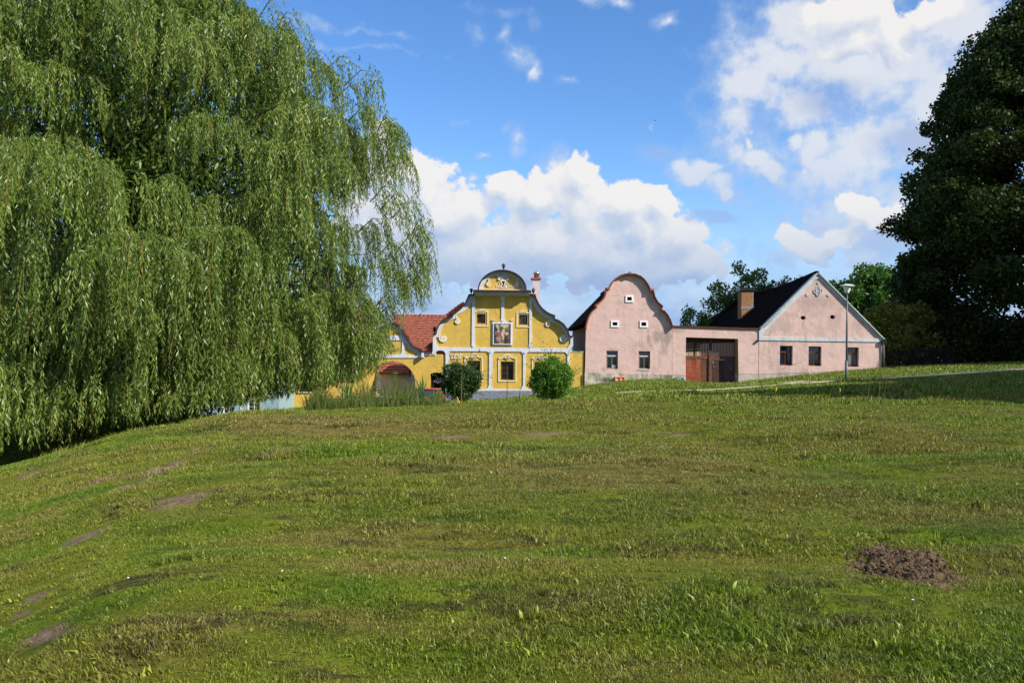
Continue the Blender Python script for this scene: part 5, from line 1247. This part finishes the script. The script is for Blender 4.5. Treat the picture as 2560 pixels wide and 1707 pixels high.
    MB().add([Rr, E1, H1, H2, G1], [(0, 1, 3, 2), (0, 2, 4), (2, 3, 4), (3, 1, 4)]).build('roof_hip', M['tile_black'], root)
    MB().add([apex, Rr, G1, G0], [(0, 1, 2, 3)]).build('roof_slope', M['tile_old'], root)
    MB().add([E0-Vector((0,0,.1)), E1-Vector((0,0,.1)), Rr-Vector((0,0,.12)), apex-Vector((0,0,.12))], [(0,1,2,3)]).build('roof_underside', M['tile_black'], root)
    for i in range(38):
        a_ = apex.lerp(Rr, i/38); b_ = apex.lerp(Rr, (i+.97)/38); sag = Vector((0, 0, -.14*math.sin(math.pi*i/38)+.03+random.random()*.02)); MB().tube([a_+sag, b_+sag], [.12, .15], 7).build('ridge_tile', M['tile_black'], root, True)
    for i in range(16):
        pts = [Rr, H1, H2, E1]; f = i/16*3; k = int(f); a_ = pts[k].lerp(pts[k+1], f-k); f2 = (i+.96)/16*3; k2 = min(2, int(f2)); b_ = pts[k2].lerp(pts[k2+1], f2-k2); MB().tube([a_, b_], [.14, .17], 7).build('hip_tile', M['tile_black'], root, True)
    MB().box(E0.x+.4, G0.x-.1, YF+.51, 73, -.6, min(E0.z, G0.z)-.15).build('side_walls', M['pink'], root)
    # brick chimney
    Yc = 63.0; c_ = wr(Z4, Yc, 338, 402, 482, 600); ch = MB().box(c_[0]+.02, c_[1]-.02, Yc+.02, Yc+.98, c_[2]-1.2, c_[3]).build('chimney', M['mortar'], root)
    bh = .085; rows = int((c_[3]-c_[2]+1.1)/bh); nb_ = 6; bw = (c_[1]-c_[0])/nb_; bmesh_cache = {}
    for j in range(rows):
        for i in range(nb_):
            off = bw*.5*(j % 2); x0 = c_[0]+i*bw+off*.5
            if x0+bw*.94 > c_[1]+.01: continue
            key = 'front'
            if key not in bmesh_cache:
                o_ = MB().box(0, bw*.93, 0, .1, 0, bh*.86).build('brick', M['brick'], ch); bmesh_cache[key] = o_.data
            else:
                o_ = bpy.data.objects.new('brick', bmesh_cache[key]); COL.objects.link(o_); o_.parent = ch; o_.matrix_parent_inverse = world_of(ch).inverted()
            o_.location = (x0, Yc-.012*random.random(), c_[3]-(j+1)*bh)
    side = MB()
    for j in range(rows):
        for i in range(4): side.box(c_[0]-.005, c_[0]+.05, Yc+.05+i*.24, Yc+.05+i*.24+.22, c_[3]-(j+1)*bh, c_[3]-(j+1)*bh+bh*.86)
    tag(side.build('side_bricks', M['brick'], ch), kind='stuff')
    MB().box(c_[0]-.12, c_[1]+.1, Yc-.12, Yc+1.1, c_[3]+.003, c_[3]+.24).build('chimney_cap', M['iron'], ch)
    MB().box(c_[0]-.02, c_[1]+.02, Yc-.02, Yc-.004+.02, c_[2]-.05, c_[2]+.12).build('flashing', M['zinc'], ch)
    c2 = wr(Z4, 69.5, 792, 318, 872, 380); ch2 = MB().box(c2[0], c2[1], 69.5, 70.3, c2[2]-1, c2[3]).build('chimney', M['red_coping'], root)
    # downpipe at the right corner
    dp = MB(); p0 = W(*Z4(1962, 985), YF-.12); p1 = W(*Z4(1978, 1010), YF-.12); p2 = W(*Z4(1988, 1280), YF-.12); dp.tube([p0, p1, p2], .055, 8); dp.build('downpipe', M['zinc'], root, True)
    q_ = W(*Z4(1976, 985), YF-.1); MB().box(q_.x-.14, q_.x+.16, YF-.25, YF+.1, q_.z-.12, q_.z+.1).build('rain_hopper', M['iron'], root)
pink_plain()

# ------------------------------------------------------------------ street lamp
def lamp():
    Y = 41.5; b0 = at(2116, Y); b0.z = min(b0.z, W(2116, 942, Y).z); root = empty('street_lamp', b0, 'grey pole street lamp with white mushroom-shaped shade in front of the pink cottage', 'street lamp')
    top = W(2118, 735, Y); h = top.z-b0.z; x = b0.x; lean = (top.x-b0.x)
    P_ = lambda z: Vector((b0.x+lean*z/h, Y, b0.z+z))
    MB().tube([P_(-.2), P_(1.0)], .075, 12).build('pole_base', M['pole'], root, True)
    MB().tube([P_(1.0), P_(h*.68), P_(h*.69), P_(h)], [.048, .045, .036, .032], 10).build('pole', M['pole'], root, True)
    sc = Y/FPX; c = P_(h)
    MB().lathe(c, [(.05,-.02),(.08,.02),(.10,.05),(.12,.10)], 16).build('lamp_collar', M['zinc'], root, True)
    MB().lathe(c, [(.11,.10),(.135,.14),(.165,.27),(.175,.36),(.17,.37)], 20).build('lamp_glass', M['lamp_white'], root, True)
    MB().lathe(c, [(.12,.375),(.33,.385),(.345,.40),(.30,.425),(.15,.47),(.05,.49),(.0,.495)], 24).build('lamp_shade', M['lamp_white'], root, True)
lamp()

# ------------------------------------------------------------------ fence right of the cottage
def fence():
    Y = 55.0; a_ = at(2206, Y); root = empty('picket_fence', a_, 'dark wooden picket fence under the trees, right of the pink cottage', 'fence')
    x = W(2200, 900, Y).x; xe = W(2385, 900, Y).x; i = 0
    while x < xe:
        z = H(x, Y); hgt = W(2280, 889, Y).z-.0; MB().box(x, x+.055, Y, Y+.03, z-.05, z+1.12+.02*random.random()).build('paling', M['fence_wood'], root); x += .12; i += 1
    z0 = H(W(2206, 900, Y).x, Y); x0 = W(2200, 900, Y).x; z1 = H(xe, Y)
    for dz in (.25, 1.0): MB().hexa([(x0, Y+.032, z0+dz), (xe, Y+.032, z1+dz), (xe, Y+.08, z1+dz), (x0, Y+.08, z0+dz), (x0, Y+.032, z0+dz+.09), (xe, Y+.032, z1+dz+.09), (xe, Y+.08, z1+dz+.09), (x0, Y+.08, z0+dz+.09)]).build('rail', M['fence_wood'], root)
    MB().strip([(x0+.2, z0+1.0), (x0+2.2, z0+.3)], .03, .03, Y+.085, Y+.12).build('brace', M['fence_wood'], root); MB().strip([(x0+2.2, z0+.3), (x0+4.4, z1+1.0)], .03, .03, Y+.085, Y+.12).build('brace', M['fence_wood'], root)
    for xx in (x0-.05, x0+2.2, xe): MB().box(xx-.06, xx+.06, Y+.03, Y+.15, H(xx, Y)-.2, H(xx, Y)+1.2).build('post', M['fence_wood'], root)
fence()

# ------------------------------------------------------------------ trees
def ball_clumps(c, R_, n, r0, r1, seed, squash=1.0, shell=.55):
    r_ = np.random.default_rng(seed); out = []
    for _ in range(n):
        d = r_.normal(size=3); d /= np.linalg.norm(d); rr = (shell+(1-shell)*r_.random())*1.0
        out.append((c[0]+d[0]*R_[0]*rr, c[1]+d[1]*R_[1]*rr, c[2]+d[2]*R_[2]*rr, r0+(r1-r0)*r_.random()))
    return out
# large dark linden on the right
r_ = np.random.default_rng(5); LC = at(2622, 60); cl = []
prof_l = lambda z: np.interp(z, [1.5, 3, 5, 8.5, 11, 14, 17, 20, 22.5, 24.5, 26.3, 28], [6.5, 7.4, 9.2, 10.4, 9.9, 9.2, 8.1, 7.0, 5.8, 4.3, 1.8, .3])
for k in range(330):
    z = 2.0+26.5*r_.random()**1.15; t = r_.random()*2*np.pi; rr = prof_l(z)*(.45+.5*r_.random()**.5); cl.append((LC.x+rr*math.cos(t), LC.y+rr*math.sin(t)*.9, z, .9+1.2*r_.random()))
for (px, py) in [(2245,650),(2270,640),(2300,660),(2290,700),(2330,700),(2270,600),(2300,560),(2275,500),(2290,450),(2270,420),(2310,380),(2320,330),(2350,280),(2370,240),(2390,200),(2420,150),(2450,120),(2480,100),(2340,620),(2330,540),(2350,460),(2340,760),(2370,800),(2390,850),(2420,800),(2400,700),(2440,600),(2400,500),(2430,380),(2460,250),(2300,600),(2360,680),(2450,700),(2500,600),(2480,500),(2520,760)]:
    p = W(px, py, 58.5); cl.append((p.x+2.3, 58.5+2*r_.random(), p.z, .9+.5*r_.random()))
for k in range(170):   # small outer tufts give the ragged edge
    z = 3+24*r_.random(); t = r_.random()*2*np.pi; rr = prof_l(z)*(.97+.13*r_.random()**1.5); cl.append((LC.x+rr*math.cos(t), LC.y+rr*math.sin(t)*.9, z, .4+.45*r_.random()))
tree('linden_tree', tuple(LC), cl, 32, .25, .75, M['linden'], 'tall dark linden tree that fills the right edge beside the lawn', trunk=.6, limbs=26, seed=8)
# walnut behind the black roof, open crown
wc = W(1890, 750, 76); g_ = Vector((wc.x+1, 76, .8))
cl = ball_clumps((wc.x-.6, 76, wc.z+.2), (3.9, 3, 3.1), 84, .4, .8, 11, shell=.35)+ball_clumps((W(1985,735,76).x, 76, W(1900,715,76).z-.2), (1.6, 1.5, .9), 14, .3, .5, 12)+ball_clumps((W(1815,785,76).x, 76, W(1800,775,76).z), (1.2, 1.5, 1.6), 14, .3, .5, 13)
tree('walnut_tree', tuple(g_), cl, 17, .30, .5, M['walnut'], 'open-crowned tree with sky showing through, rising behind the black roof', trunk=.22, limbs=34, seed=12)
bc = W(1735, 798, 74); cl = ball_clumps((bc.x, 74, bc.z-.5), (1.4, 1.4, 1.5), 22, .35, .65, 14)
tree('small_tree', (bc.x, 74, .3), cl, 24, .26, .6, M['bright'], 'small bright green tree top peeping over the gate wall', trunk=.12, limbs=8, seed=13)
gc = W(2175, 745, 80); cl = ball_clumps((gc.x, 80, gc.z-.4), (4.0, 4, 3.2), 60, .8, 1.4, 15, shell=.6)+ball_clumps((gc.x+4.5, 82, gc.z-1.4), (3.5, 3, 3), 30, .8, 1.3, 16)
tree('maple_tree', (gc.x, 80, 1.0), cl, 20, .32, .7, M['bright'], 'rounded fresh green tree behind the right slope of the pink cottage', trunk=.3, limbs=16, seed=14)
oc = W(2222, 830, 58); cl = ball_clumps((oc.x, 58, oc.z-.1), (2.2, 1.2, 2.2), 60, .4, .75, 17, shell=.4)+ball_clumps((oc.x+2.6, 59, oc.z+.2), (1.7, 1, 2.0), 36, .4, .8, 18, shell=.4)
tree('hazel_bush', (oc.x, 58, 1.0), cl, 17, .26, .6, M['olive'], 'tall yellowish green bush behind the picket fence', 'bush', trunk=.12, limbs=14, seed=15)
hc = W(2420, 872, 62); cl = ball_clumps((hc.x+2, 61, hc.z+.2), (7, 1.6, 1.8), 60, .6, 1.0, 19, shell=.3)+ball_clumps((W(2270, 880, 62).x, 62, 2.0), (3.2, .8, 1.0), 40, .4, .8, 20, shell=.2)
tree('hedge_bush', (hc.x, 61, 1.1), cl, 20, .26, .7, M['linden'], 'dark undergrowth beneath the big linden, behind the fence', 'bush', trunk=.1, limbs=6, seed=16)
# trees beyond the right edge; only their shade falls into view
for i, (x, y, rx, h0, h1, s_) in enumerate([(28.2, 21.2, 4.3, 4.5, 16, 31), (36, 25.6, 5.0, 4, 16, 32), (50, 42, 8.5, 3, 24, 33), (46, 54, 6, 3, 18, 34)]):
    r_ = np.random.default_rng(s_); cl = []
    for k in range(84 if i < 2 else 80):
        z = h0+(h1-h0)*r_.random(); f = math.sin(math.pi*min(1, max(.12, (z-h0)/(h1-h0)*.9+.08))); t = r_.random()*6.28; rr = rx*f*(.2+.8*r_.random()**.5); cl.append((x+rr*math.cos(t), y+rr*math.sin(t), z, 1.1+.8*r_.random()))
    tree('roadside_tree', (x, y, H(x, y)), cl, 13, .55, .8, M['linden'], ['roadside tree whose shade falls on the grass below the path', 'second roadside tree standing behind the first, shading the turf', 'broad roadside tree shading the big dark linden', 'roadside tree close beside the big linden'][i], group='trees along the lane', trunk=.35, limbs=8, seed=s_)
# background greenery left, behind the willow
lb = W(-40, 950, 60); cl = ball_clumps((lb.x-4, 58, .8), (12, 3, 4.2), 70, 1.0, 1.8, 41, shell=.3)
tree('pond_thicket', (lb.x-4, 58, -2.5), cl, 9, .5, .6, M['linden'], 'dark thicket on low ground beyond the willow at the far left', 'bush', trunk=.2, limbs=8, seed=42)

# ------------------------------------------------------------------ shrubs by the pond
def shrub(name, px, py, pw, ph, Y, m, label, seed, n=74, leaf=.08, dens=520):
    c = W(px, py, Y); s = Y/FPX; rx, rz = pw*s/2, ph*s/2; g_ = H(c.x, Y)
    cl = ball_clumps((c.x, Y, c.z), (rx*.74, rx*.7, rz*.74), n, rx*.22, rx*.34, seed, shell=.45)
    r_ = np.random.default_rng(seed+5); root = tree(name, (c.x, Y, g_), cl, dens, leaf, .5, m, label, 'shrub', trunk=.03, limbs=20, seed=seed)
    # shoots sticking out all round
    O = []; 
    for k in range(70):
        d = r_.normal(size=3); d[2] = abs(d[2])*.9+.1 if r_.random() < .75 else d[2]; d /= np.linalg.norm(d); p0 = np.array([c.x+d[0]*rx*.8, Y+d[1]*rx*.8, c.z+d[2]*rz*.8]); ln = .08+.40*r_.random()**2
        for q_ in range(9): O.append(p0+d*ln*q_/8*1.6+r_.normal(size=3)*.015+np.array([0, 0, .01*q_]))
    V, F = leaves_quads(np.array(O), leaf*.95, .42, r_); tag(np_mesh('shoots', V, F, m, root, r_.random(len(F))), kind='stuff')
    return root
shrub('round_shrub', 1157, 955, 114, 122, 29, M['shrub_dark'], 'dark green round shrub before the left windows of the painted yellow house', 51)
shrub('round_shrub', 1378, 947, 124, 134, 29, M['shrub_bright'], 'bright green bushy shrub before the right window of the painted yellow house', 52)

def leafy_stalk(px, py0, py1, Y, m, label, seed, leaf=.16, lean=.0, asp=.22, name='tall_weed', n=None, group=None, cat='weed', w=.2):
    a_ = W(px, py1, Y); b_ = W(px, py0, Y); r_ = np.random.default_rng(seed); root = empty(name, (a_.x, Y, a_.z-.05), label, cat, group)
    top = Vector((a_.x+lean, Y, b_.z)); MB().tube([(a_.x, Y, a_.z-.35), a_.lerp(top, .5), top], [.014, .011, .004], 5).build('stem', m, root)
    n = n or int((top.z-a_.z)*34); V = []
    t = r_.random(n); C = np.array([tuple(a_.lerp(top, x)) for x in t]); d = r_.normal(size=(n, 3)); d[:, 2] = np.abs(d[:, 2])*.5-.1; d /= np.linalg.norm(d, axis=1)[:, None]
    L = (leaf*(1.15-.6*t)*(.7+.6*r_.random(n)))[:, None]; e = np.cross(d, [0, 0, 1]); e /= np.linalg.norm(e, axis=1)[:, None]+1e-6
    V = np.stack([C, C+d*L*.5+e*L*asp*.5, C+d*L+np.array([0, 0, -1])*L*.25, C+d*L*.5-e*L*asp*.5], 1).reshape(-1, 3); np_mesh('leaves', V, np.arange(4*n).reshape(n, 4), m, root, r_.random(n))
    return root
leafy_stalk(1368, 875, 1003, 28.2, M['shrub_bright'], 'tallest leafy weed stem, standing in front of the bright green shrub', 61, .20, .12, .24)
leafy_stalk(1352, 925, 1003, 28.0, M['weed'], 'shorter pale leafy weed at the left foot of the bright green shrub', 62, .14, .02)
leafy_stalk(1392, 940, 1003, 28.0, M['shrub_bright'], 'leafy weed low at the right foot of the bright green shrub', 63, .14, .05)
leafy_stalk(1268, 925, 1003, 28.0, M['weed'], 'thin flowering weed in front of the middle ground-floor window', 64, .08, -.02, .3)
leafy_stalk(1298, 968, 1003, 28.0, M['weed'], 'short thin weed between the middle window and the bright shrub', 65, .07, .03, .3)
leafy_stalk(1153, 926, 1003, 27.6, M['straw'], 'pair-leaning straw coloured stalk in front of the dark round shrub', 66, .05, .02, .3)
leafy_stalk(1136, 962, 1003, 27.6, M['weed'], 'short yellow-flowered weed before the dark round shrub', 67, .07, .0, .3)

def iris(px, py_top, spread, n, Y, label, seed):
    base = W(px, 1003, Y); h = W(px, py_top, Y).z-base.z; r_ = np.random.default_rng(seed); root = empty('iris_clump', (base.x, Y, base.z-.1), label, 'reeds')
    for k in range(n):
        x0 = base.x+r_.normal()*spread*.25; y0 = Y+r_.normal()*.12; ln = h*(.55+.45*r_.random()) if k else h; lx = r_.normal()*spread*.7; q = 6; V = []
        for i in range(q+1):
            t = i/q; w = .022*(1-t**3)+.002; bend = lx*t*t; z = base.z-.25+(ln+.25)*t-(.10*abs(lx)*t**4)
            V += [(x0+bend-w, y0, z), (x0+bend, y0+.008, z), (x0+bend+w, y0, z)]
        F = []
        for i in range(q): b_ = i*3; F += [(b_, b_+1, b_+4, b_+3), (b_+1, b_+2, b_+5, b_+4)]
        me = bpy.data.meshes.new('reed_leaf'); me.from_pydata(V, [], F); a_ = me.attributes.new('tint', 'FLOAT', 'FACE'); a_.data.foreach_set('value', [float(r_.random())]*len(F)); link_mesh('reed_leaf', me, M['reed'], root)
iris(1056, 932, .30, 15, 27.6, 'tall sword-leaved iris clump in front of the arched door of the gateway', 71)
iris(868, 935, .34, 16, 27.4, 'sword-leaved iris clump under the willow tips, left of the wide arch', 72)
iris(1095, 960, .35, 9, 27.6, 'low iris clump with leaning blades beside the dark round shrub', 73)
# tangled tall grass and weeds on the pond bank
def bank_weeds():
    r_ = np.random.default_rng(77); n = 2100; px = 770+r_.random(n)*345; Y = 25.3+r_.random(n)*3.6; X = (px-CX)/FPX*Y
    hfac = np.interp(px, [770,820,900,960,1000,1060,1120], [.5,.8,1.0,.8,.85,.7,.45])*(.75+1.1*vnoise(px*.035, px*0+3)+.7*vnoise(px*.11, px*0+8))
    z0 = height(X, Y)-.05; top = np.array([W(a_, 1004-74*b_*(.15+.85*c_**3.2), y_).z for a_, b_, c_, y_ in zip(px, hfac, r_.random(n), Y)])
    h = np.maximum(top-z0, .15); lx = r_.normal(size=n)*.16*h; ly = r_.normal(size=n)*.1; w = .006+.008*r_.random(n)
    V = np.stack([np.stack([X-w, Y, z0], 1), np.stack([X+w, Y, z0], 1), np.stack([X+lx*.5+w, Y+ly*.5, z0+h*.65], 1), np.stack([X+lx*.5-w, Y+ly*.5, z0+h*.65], 1), np.stack([X+lx*1.4, Y+ly, z0+h], 1), np.stack([X+lx*1.4+.003, Y+ly, z0+h*.995], 1)], 1).reshape(-1, 3)
    b_ = np.arange(n)*6; F = np.concatenate([np.stack([b_, b_+1, b_+2, b_+3], 1), np.stack([b_+3, b_+2, b_+5, b_+4], 1)]); t = r_.random(n)
    o = np_mesh('bank_grass', V, F, M['weed'], None, np.concatenate([t, t])); tag(o, kind='stuff')
    m_ = 5200; px = 770+r_.random(m_)*360; Y = 25.5+r_.random(m_)*3; C = np.array([tuple(W(a_, 1016-46*c_**2.0*(.45+.9*abs(math.sin(a_*.045)*math.sin(a_*.017+1)))*np.interp(a_, [770,860,960,1060,1130], [.8,1.1,.8,.9,.5]), y_)) for a_, c_, y_ in zip(px, r_.random(m_), Y)])
    V, F = leaves_quads(C, .085, .4, r_); tag(np_mesh('bank_foliage', V, F, M['weed'], None, r_.random(m_)), kind='stuff')
bank_weeds()
for i, (px, y0, lean, lab) in enumerate([(985,935,.10,'reddish seed-headed grass stalk in front of the grey courtyard wall'),(1002,950,-.06,'thin dark stalk leaning left before the grey courtyard wall'),(935,945,.15,'reddish panicle grass at the left pillar of the wide arch'),(1022,955,.12,'arching dry stalk before the right pillar of the wide arch'),(960,962,.2,'short reddish dock spike above the parked pale blue car')]):
    leafy_stalk(px, y0, 1003, 27.0, M['straw'] if i != 1 else M['weed'], lab, 80+i, .06, lean, .3, 'grass_stalk', 26, 'seed stalks on the pond bank', 'grass stalk')
# seed stalks along the crest of the lawn on the right
for i, (px, y0, lean, dry, lab) in enumerate([
    (1867,962,.05,0,'straight green seed stalk on the lawn crest below the gate'),(1907,958,-.08,0,'taller green stalk with a drooping head, right of the first crest stalk'),(1935,978,.05,1,'short dandelion stalk on the crest between two taller green stalks'),
    (1978,975,.06,0,'small leaning stalk on the crest below the first window of the cottage'),(2012,962,.12,1,'pinkish seed head leaning right on the crest, under the second cottage window'),(2100,978,.0,1,'lone stalk with yellow flower head on the crest below the street lamp'),
    (2170,958,.06,1,'pale seed stalk bending right, in front of the tree shadow band'),(2196,938,.10,1,'tallest straw stalk on the crest, crossing the pale path'),(2210,945,.10,1,'straw stalk close right of the tallest one on the crest'),
    (2412,985,.04,1,'fat pale seed head standing at the crest under the linden'),(2428,983,.08,1,'thin seed head leaning right under the linden'),(2448,985,.10,1,'rightmost feathery seed head on the crest'),(2378,987,.0,0,'short yellow-green stalk on the crest left of the seed head trio'),
    (1545,978,.02,0,'thin green stalk on the bank below the first pink window'),(1562,972,-.03,0,'second thin green stalk on the bank below the pink windows')]):
    Y = 24.6+random.random()*1.2; a_ = W(px, 1002, Y); b_ = W(px, y0, Y); root = empty('grass_stalk', (a_.x, Y, a_.z-.15), lab, 'grass stalk', 'seed stalks on the lawn crest'); m_ = M['straw'] if dry else M['weed']
    top = Vector((a_.x+lean, Y, b_.z)); mid = a_.lerp(top, .55); mid.x -= lean*.25
    MB().tube([a_-Vector((0, 0, .25)), mid, top], [.006, .005, .004], 5).build('stem', m_, root); d = (top-mid).normalized(); hl = .09+.05*random.random()
    MB().tube([top-d*hl*.3, top+d*hl*.2, top+d*hl*.7, top+d*hl], [.004, .013, .012, .003], 6).build('seed_head', M['petal'] if 'yellow flower' in lab or 'dandelion' in lab else m_, root, True)

# ------------------------------------------------------------------ small things
def stick():
    Y = 26.5; a_ = W(1143, 994, Y); b_ = W(1153, 1010, Y); root = empty('marker_stake', b_, 'short orange wooden stake leaning in the grass before the dark shrub', 'stake')
    MB().tube([b_-Vector((0, 0, .1)), a_], [.022, .020], 6).build('shaft', M['orange'], root); MB().tube([a_, a_+(a_-b_).normalized()*.03], [.021, .012], 6).build('tip', M['orange'], root)
stick()
q_ = W(*Z3(692, 1335), YF-.25); root = empty('hollow_clay_block', (q_.x, YF-.25, q_.z-.2), 'orange hollow clay block leaning against the stone plinth of the bell-gabled house', 'brick')
mb = MB(); w_, h_ = .62*.5, .22
for (x0, x1, z0, z1) in [(-w_,w_,-h_,-h_+.05),(-w_,w_,h_-.05,h_),(-w_,-w_+.05,-h_+.05,h_-.05),(w_-.05,w_,-h_+.05,h_-.05),(-.02,.02,-h_+.05,h_-.05)]: mb.box(q_.x+x0, q_.x+x1, YF-.32, YF-.10, q_.z+z0, q_.z+z1)
mb.box(q_.x-w_+.05, q_.x+w_-.05, YF-.25, YF-.12, q_.z-h_+.05, q_.z+h_-.05); mb.build('block_body', M['clay'], root)
q_ = W(1708, 949, YF-.5); root = empty('bucket', (q_.x, YF-.5, H(q_.x, YF-.5)), 'small white bucket on the bank at the left post of the wooden gate', 'bucket')
MB().lathe(root.location, [(.10,0),(.15,.26),(.16,.27),(.14,.27),(.10,.03)], 14).build('bucket_body', M['white_paint'], root, True)
MB().tube([root.location+Vector((-.15, 0, .26)), root.location+Vector((-.08, -.02, .38)), root.location+Vector((.08, -.02, .38)), root.location+Vector((.15, 0, .26))], .006, 5).build('handle', M['zinc'], root)
q_ = at(1696, YF-.6); root = empty('watering_can', q_, 'low green watering can lying in the grass left of the white bucket', 'watering can')
MB().tube([q_+Vector((-.28, 0, .11)), q_+Vector((.12, 0, .11))], [.10, .11], 12).build('can_body', M['plastic_green'], root, True); MB().tube([q_+Vector((-.26, 0, .09)), q_+Vector((-.5, 0, .18))], [.03, .018], 8).build('spout', M['plastic_green'], root, True)
MB().tube([q_+Vector((.1, 0, .20)), q_+Vector((.0, 0, .30)), q_+Vector((-.18, 0, .2))], .014, 6).build('handle', M['plastic_green'], root, True)

def car(px, Y, ztop, length, paint, label, rot=0.0):
    c = at(px, Y); root = empty('parked_car', c, label, 'car'); g_ = ztop-1.42; half = length/2; wd = .82
    T = lambda x, y, z: (c.x+x*math.cos(rot)-y*math.sin(rot), Y+x*math.sin(rot)+y*math.cos(rot), g_+z)
    low = [(-half,.35),(-half,.75),(-half+.25,.86),(-half*.42,.92),(half*.75,.92),(half,.82),(half,.35)]
    cab = [(-half*.45,.92),(-half*.12,1.36),(half*.1,1.42),(half*.55,1.40),(half*.88,.92)]
    def prism(prof, w0, w1, name, m, par=root, z_split=None):
        n_ = len(prof); mb = MB(); V = []
        for s in (-1, 1):
            for (x, z) in prof: wv = w0 if z < 1.0 else w1; V.append(T(x, s*wv, z))
        F = [tuple(range(n_)), tuple(range(2*n_-1, n_-1, -1))]+[(i, (i+1) % n_, n_+(i+1) % n_, n_+i) for i in range(n_)]
        mb.add(V, F); return mb.build(name, m, par)
    body = prism(low, wd, wd, 'body', M[paint]); prism([(x*.99, z+.001) for x, z in cab[:1]]+[(x, z-.045) for x, z in cab[1:-1]]+[cab[-1]], wd-.04, wd-.16, 'windows', M['glass'])
    prism([(-half*.14,1.35),(half*.1,1.42),(half*.56,1.40),(half*.60,1.35)], wd-.12, wd-.13, 'roof', M[paint])
    for x in (-half*.60, half*.62):
        for s in (-1, 1):
            mb = MB(); a_ = Vector(T(x, s*(wd-.17), .31)); b_ = Vector(T(x, s*(wd+.01), .31)); mb.tube([a_, b_], .31, 18); wh = mb.build('wheel', M['rubber'], root); MB().tube([b_-(b_-a_)*.02, b_+(b_-a_)*.06], .17, 12).build('rim', M['zinc'], wh)
    for s in (-1, 1):
        MB().lathe(T(half*.97, s*.6, .66), [(.09,0),(.1,.05),(.09,.12)], 10).build('rear_light', M['car_red'], root); MB().lathe(T(-half*.97, s*.6, .64), [(.08,0),(.1,.05),(.08,.1)], 10).build('headlight', M['lamp_white'], root)
        MB().box(*sorted((T(-half*.32, s*(wd+.08), 0)[0]-.06, T(-half*.32, s*(wd+.08), 0)[0]+.06)), *sorted((T(-half*.32, s*(wd+.02), 0)[1], T(-half*.32, s*(wd+.14), 0)[1])), g_+.92, g_+1.04).build('mirror', M[paint], root)
    return root
car(1066, 49.5, W(1066, 970, 49.5).z, 3.2, 'car_red', 'red car parked before the arched gateway door, half hidden by reeds', R(80))
car(962, 50.5, W(962, 990, 50.5).z, 3.6, 'car_blue', 'pale blue car parked in front of the wide arch, behind weeds', R(70))

# white gatepost inside the wide arch
gp = W(*Z1(192, 1330), 55.5); root = empty('gatepost', (gp.x, 55.6, -1.8), 'round-topped white gatepost standing in the wide yellow arch', 'gatepost')
zt_ = W(*Z1(192, 1252), 55.5).z; MB().box(gp.x-.16, gp.x+.16, 55.5, 55.8, -2.2, zt_-.12).build('post_shaft', M['white_paint'], root); MB().lathe((gp.x, 55.65, zt_-.118), [(.17,0),(.16,.06),(.09,.12),(.0,.14)], 14).build('post_cap', M['white_paint'], root, True)

# bird high in the sky
bq = W(1637, 302, 60); root = empty('bird', bq, 'tiny dark bird gliding in the blue sky above the bell-gabled house', 'bird')
mb = MB(); mb.tube([bq+Vector((-.07, 0, .01)), bq+Vector((-.03, 0, .01)), bq+Vector((.03, 0, 0)), bq+Vector((.08, 0, -.01))], [.006, .018, .016, .004], 6)
mb.add([bq+Vector((-.03, 0, .01)), bq+Vector((.03, 0, .005)), bq+Vector((.05, -.13, .02)), bq+Vector((.02, -.14, .02))], [(0, 1, 2, 3)]); mb.add([bq+Vector((-.03, 0, .01)), bq+Vector((.03, 0, .005)), bq+Vector((.05, .13, .02)), bq+Vector((.02, .14, .02))], [(3, 2, 1, 0)])
mb.build('bird_body', M['iron'], root, False, False)

# daisies and dandelions in the lawn
for i, (px, py, m_, lab) in enumerate([(705,1447,'daisy','white daisy in the lawn right of the lower bare patches'),(320,1463,'daisy','white daisy in the lawn above the brown strip at left'),(155,1438,'petal','yellow dandelion in the lawn at far left'),(128,1537,'petal','yellow dandelion below the lowest left bare streak'),(2281,1521,'daisy','white daisy just below the molehill'),(1262,1412,'daisy','white daisy in the middle of the near lawn')]):
    p = hit(px, py); root = empty('lawn_flower', p, lab, 'flower', 'small flowers dotted in the lawn'); MB().tube([p, p+Vector((0, 0, .045))], .0015, 4).build('stem', M['reed'], root)
    MB().lathe(p+Vector((0, 0, .043)), [(.003,0),(.008,.003),(.007,.005),(.002,.007)], 8).build('flower_head', M[m_], root, True)
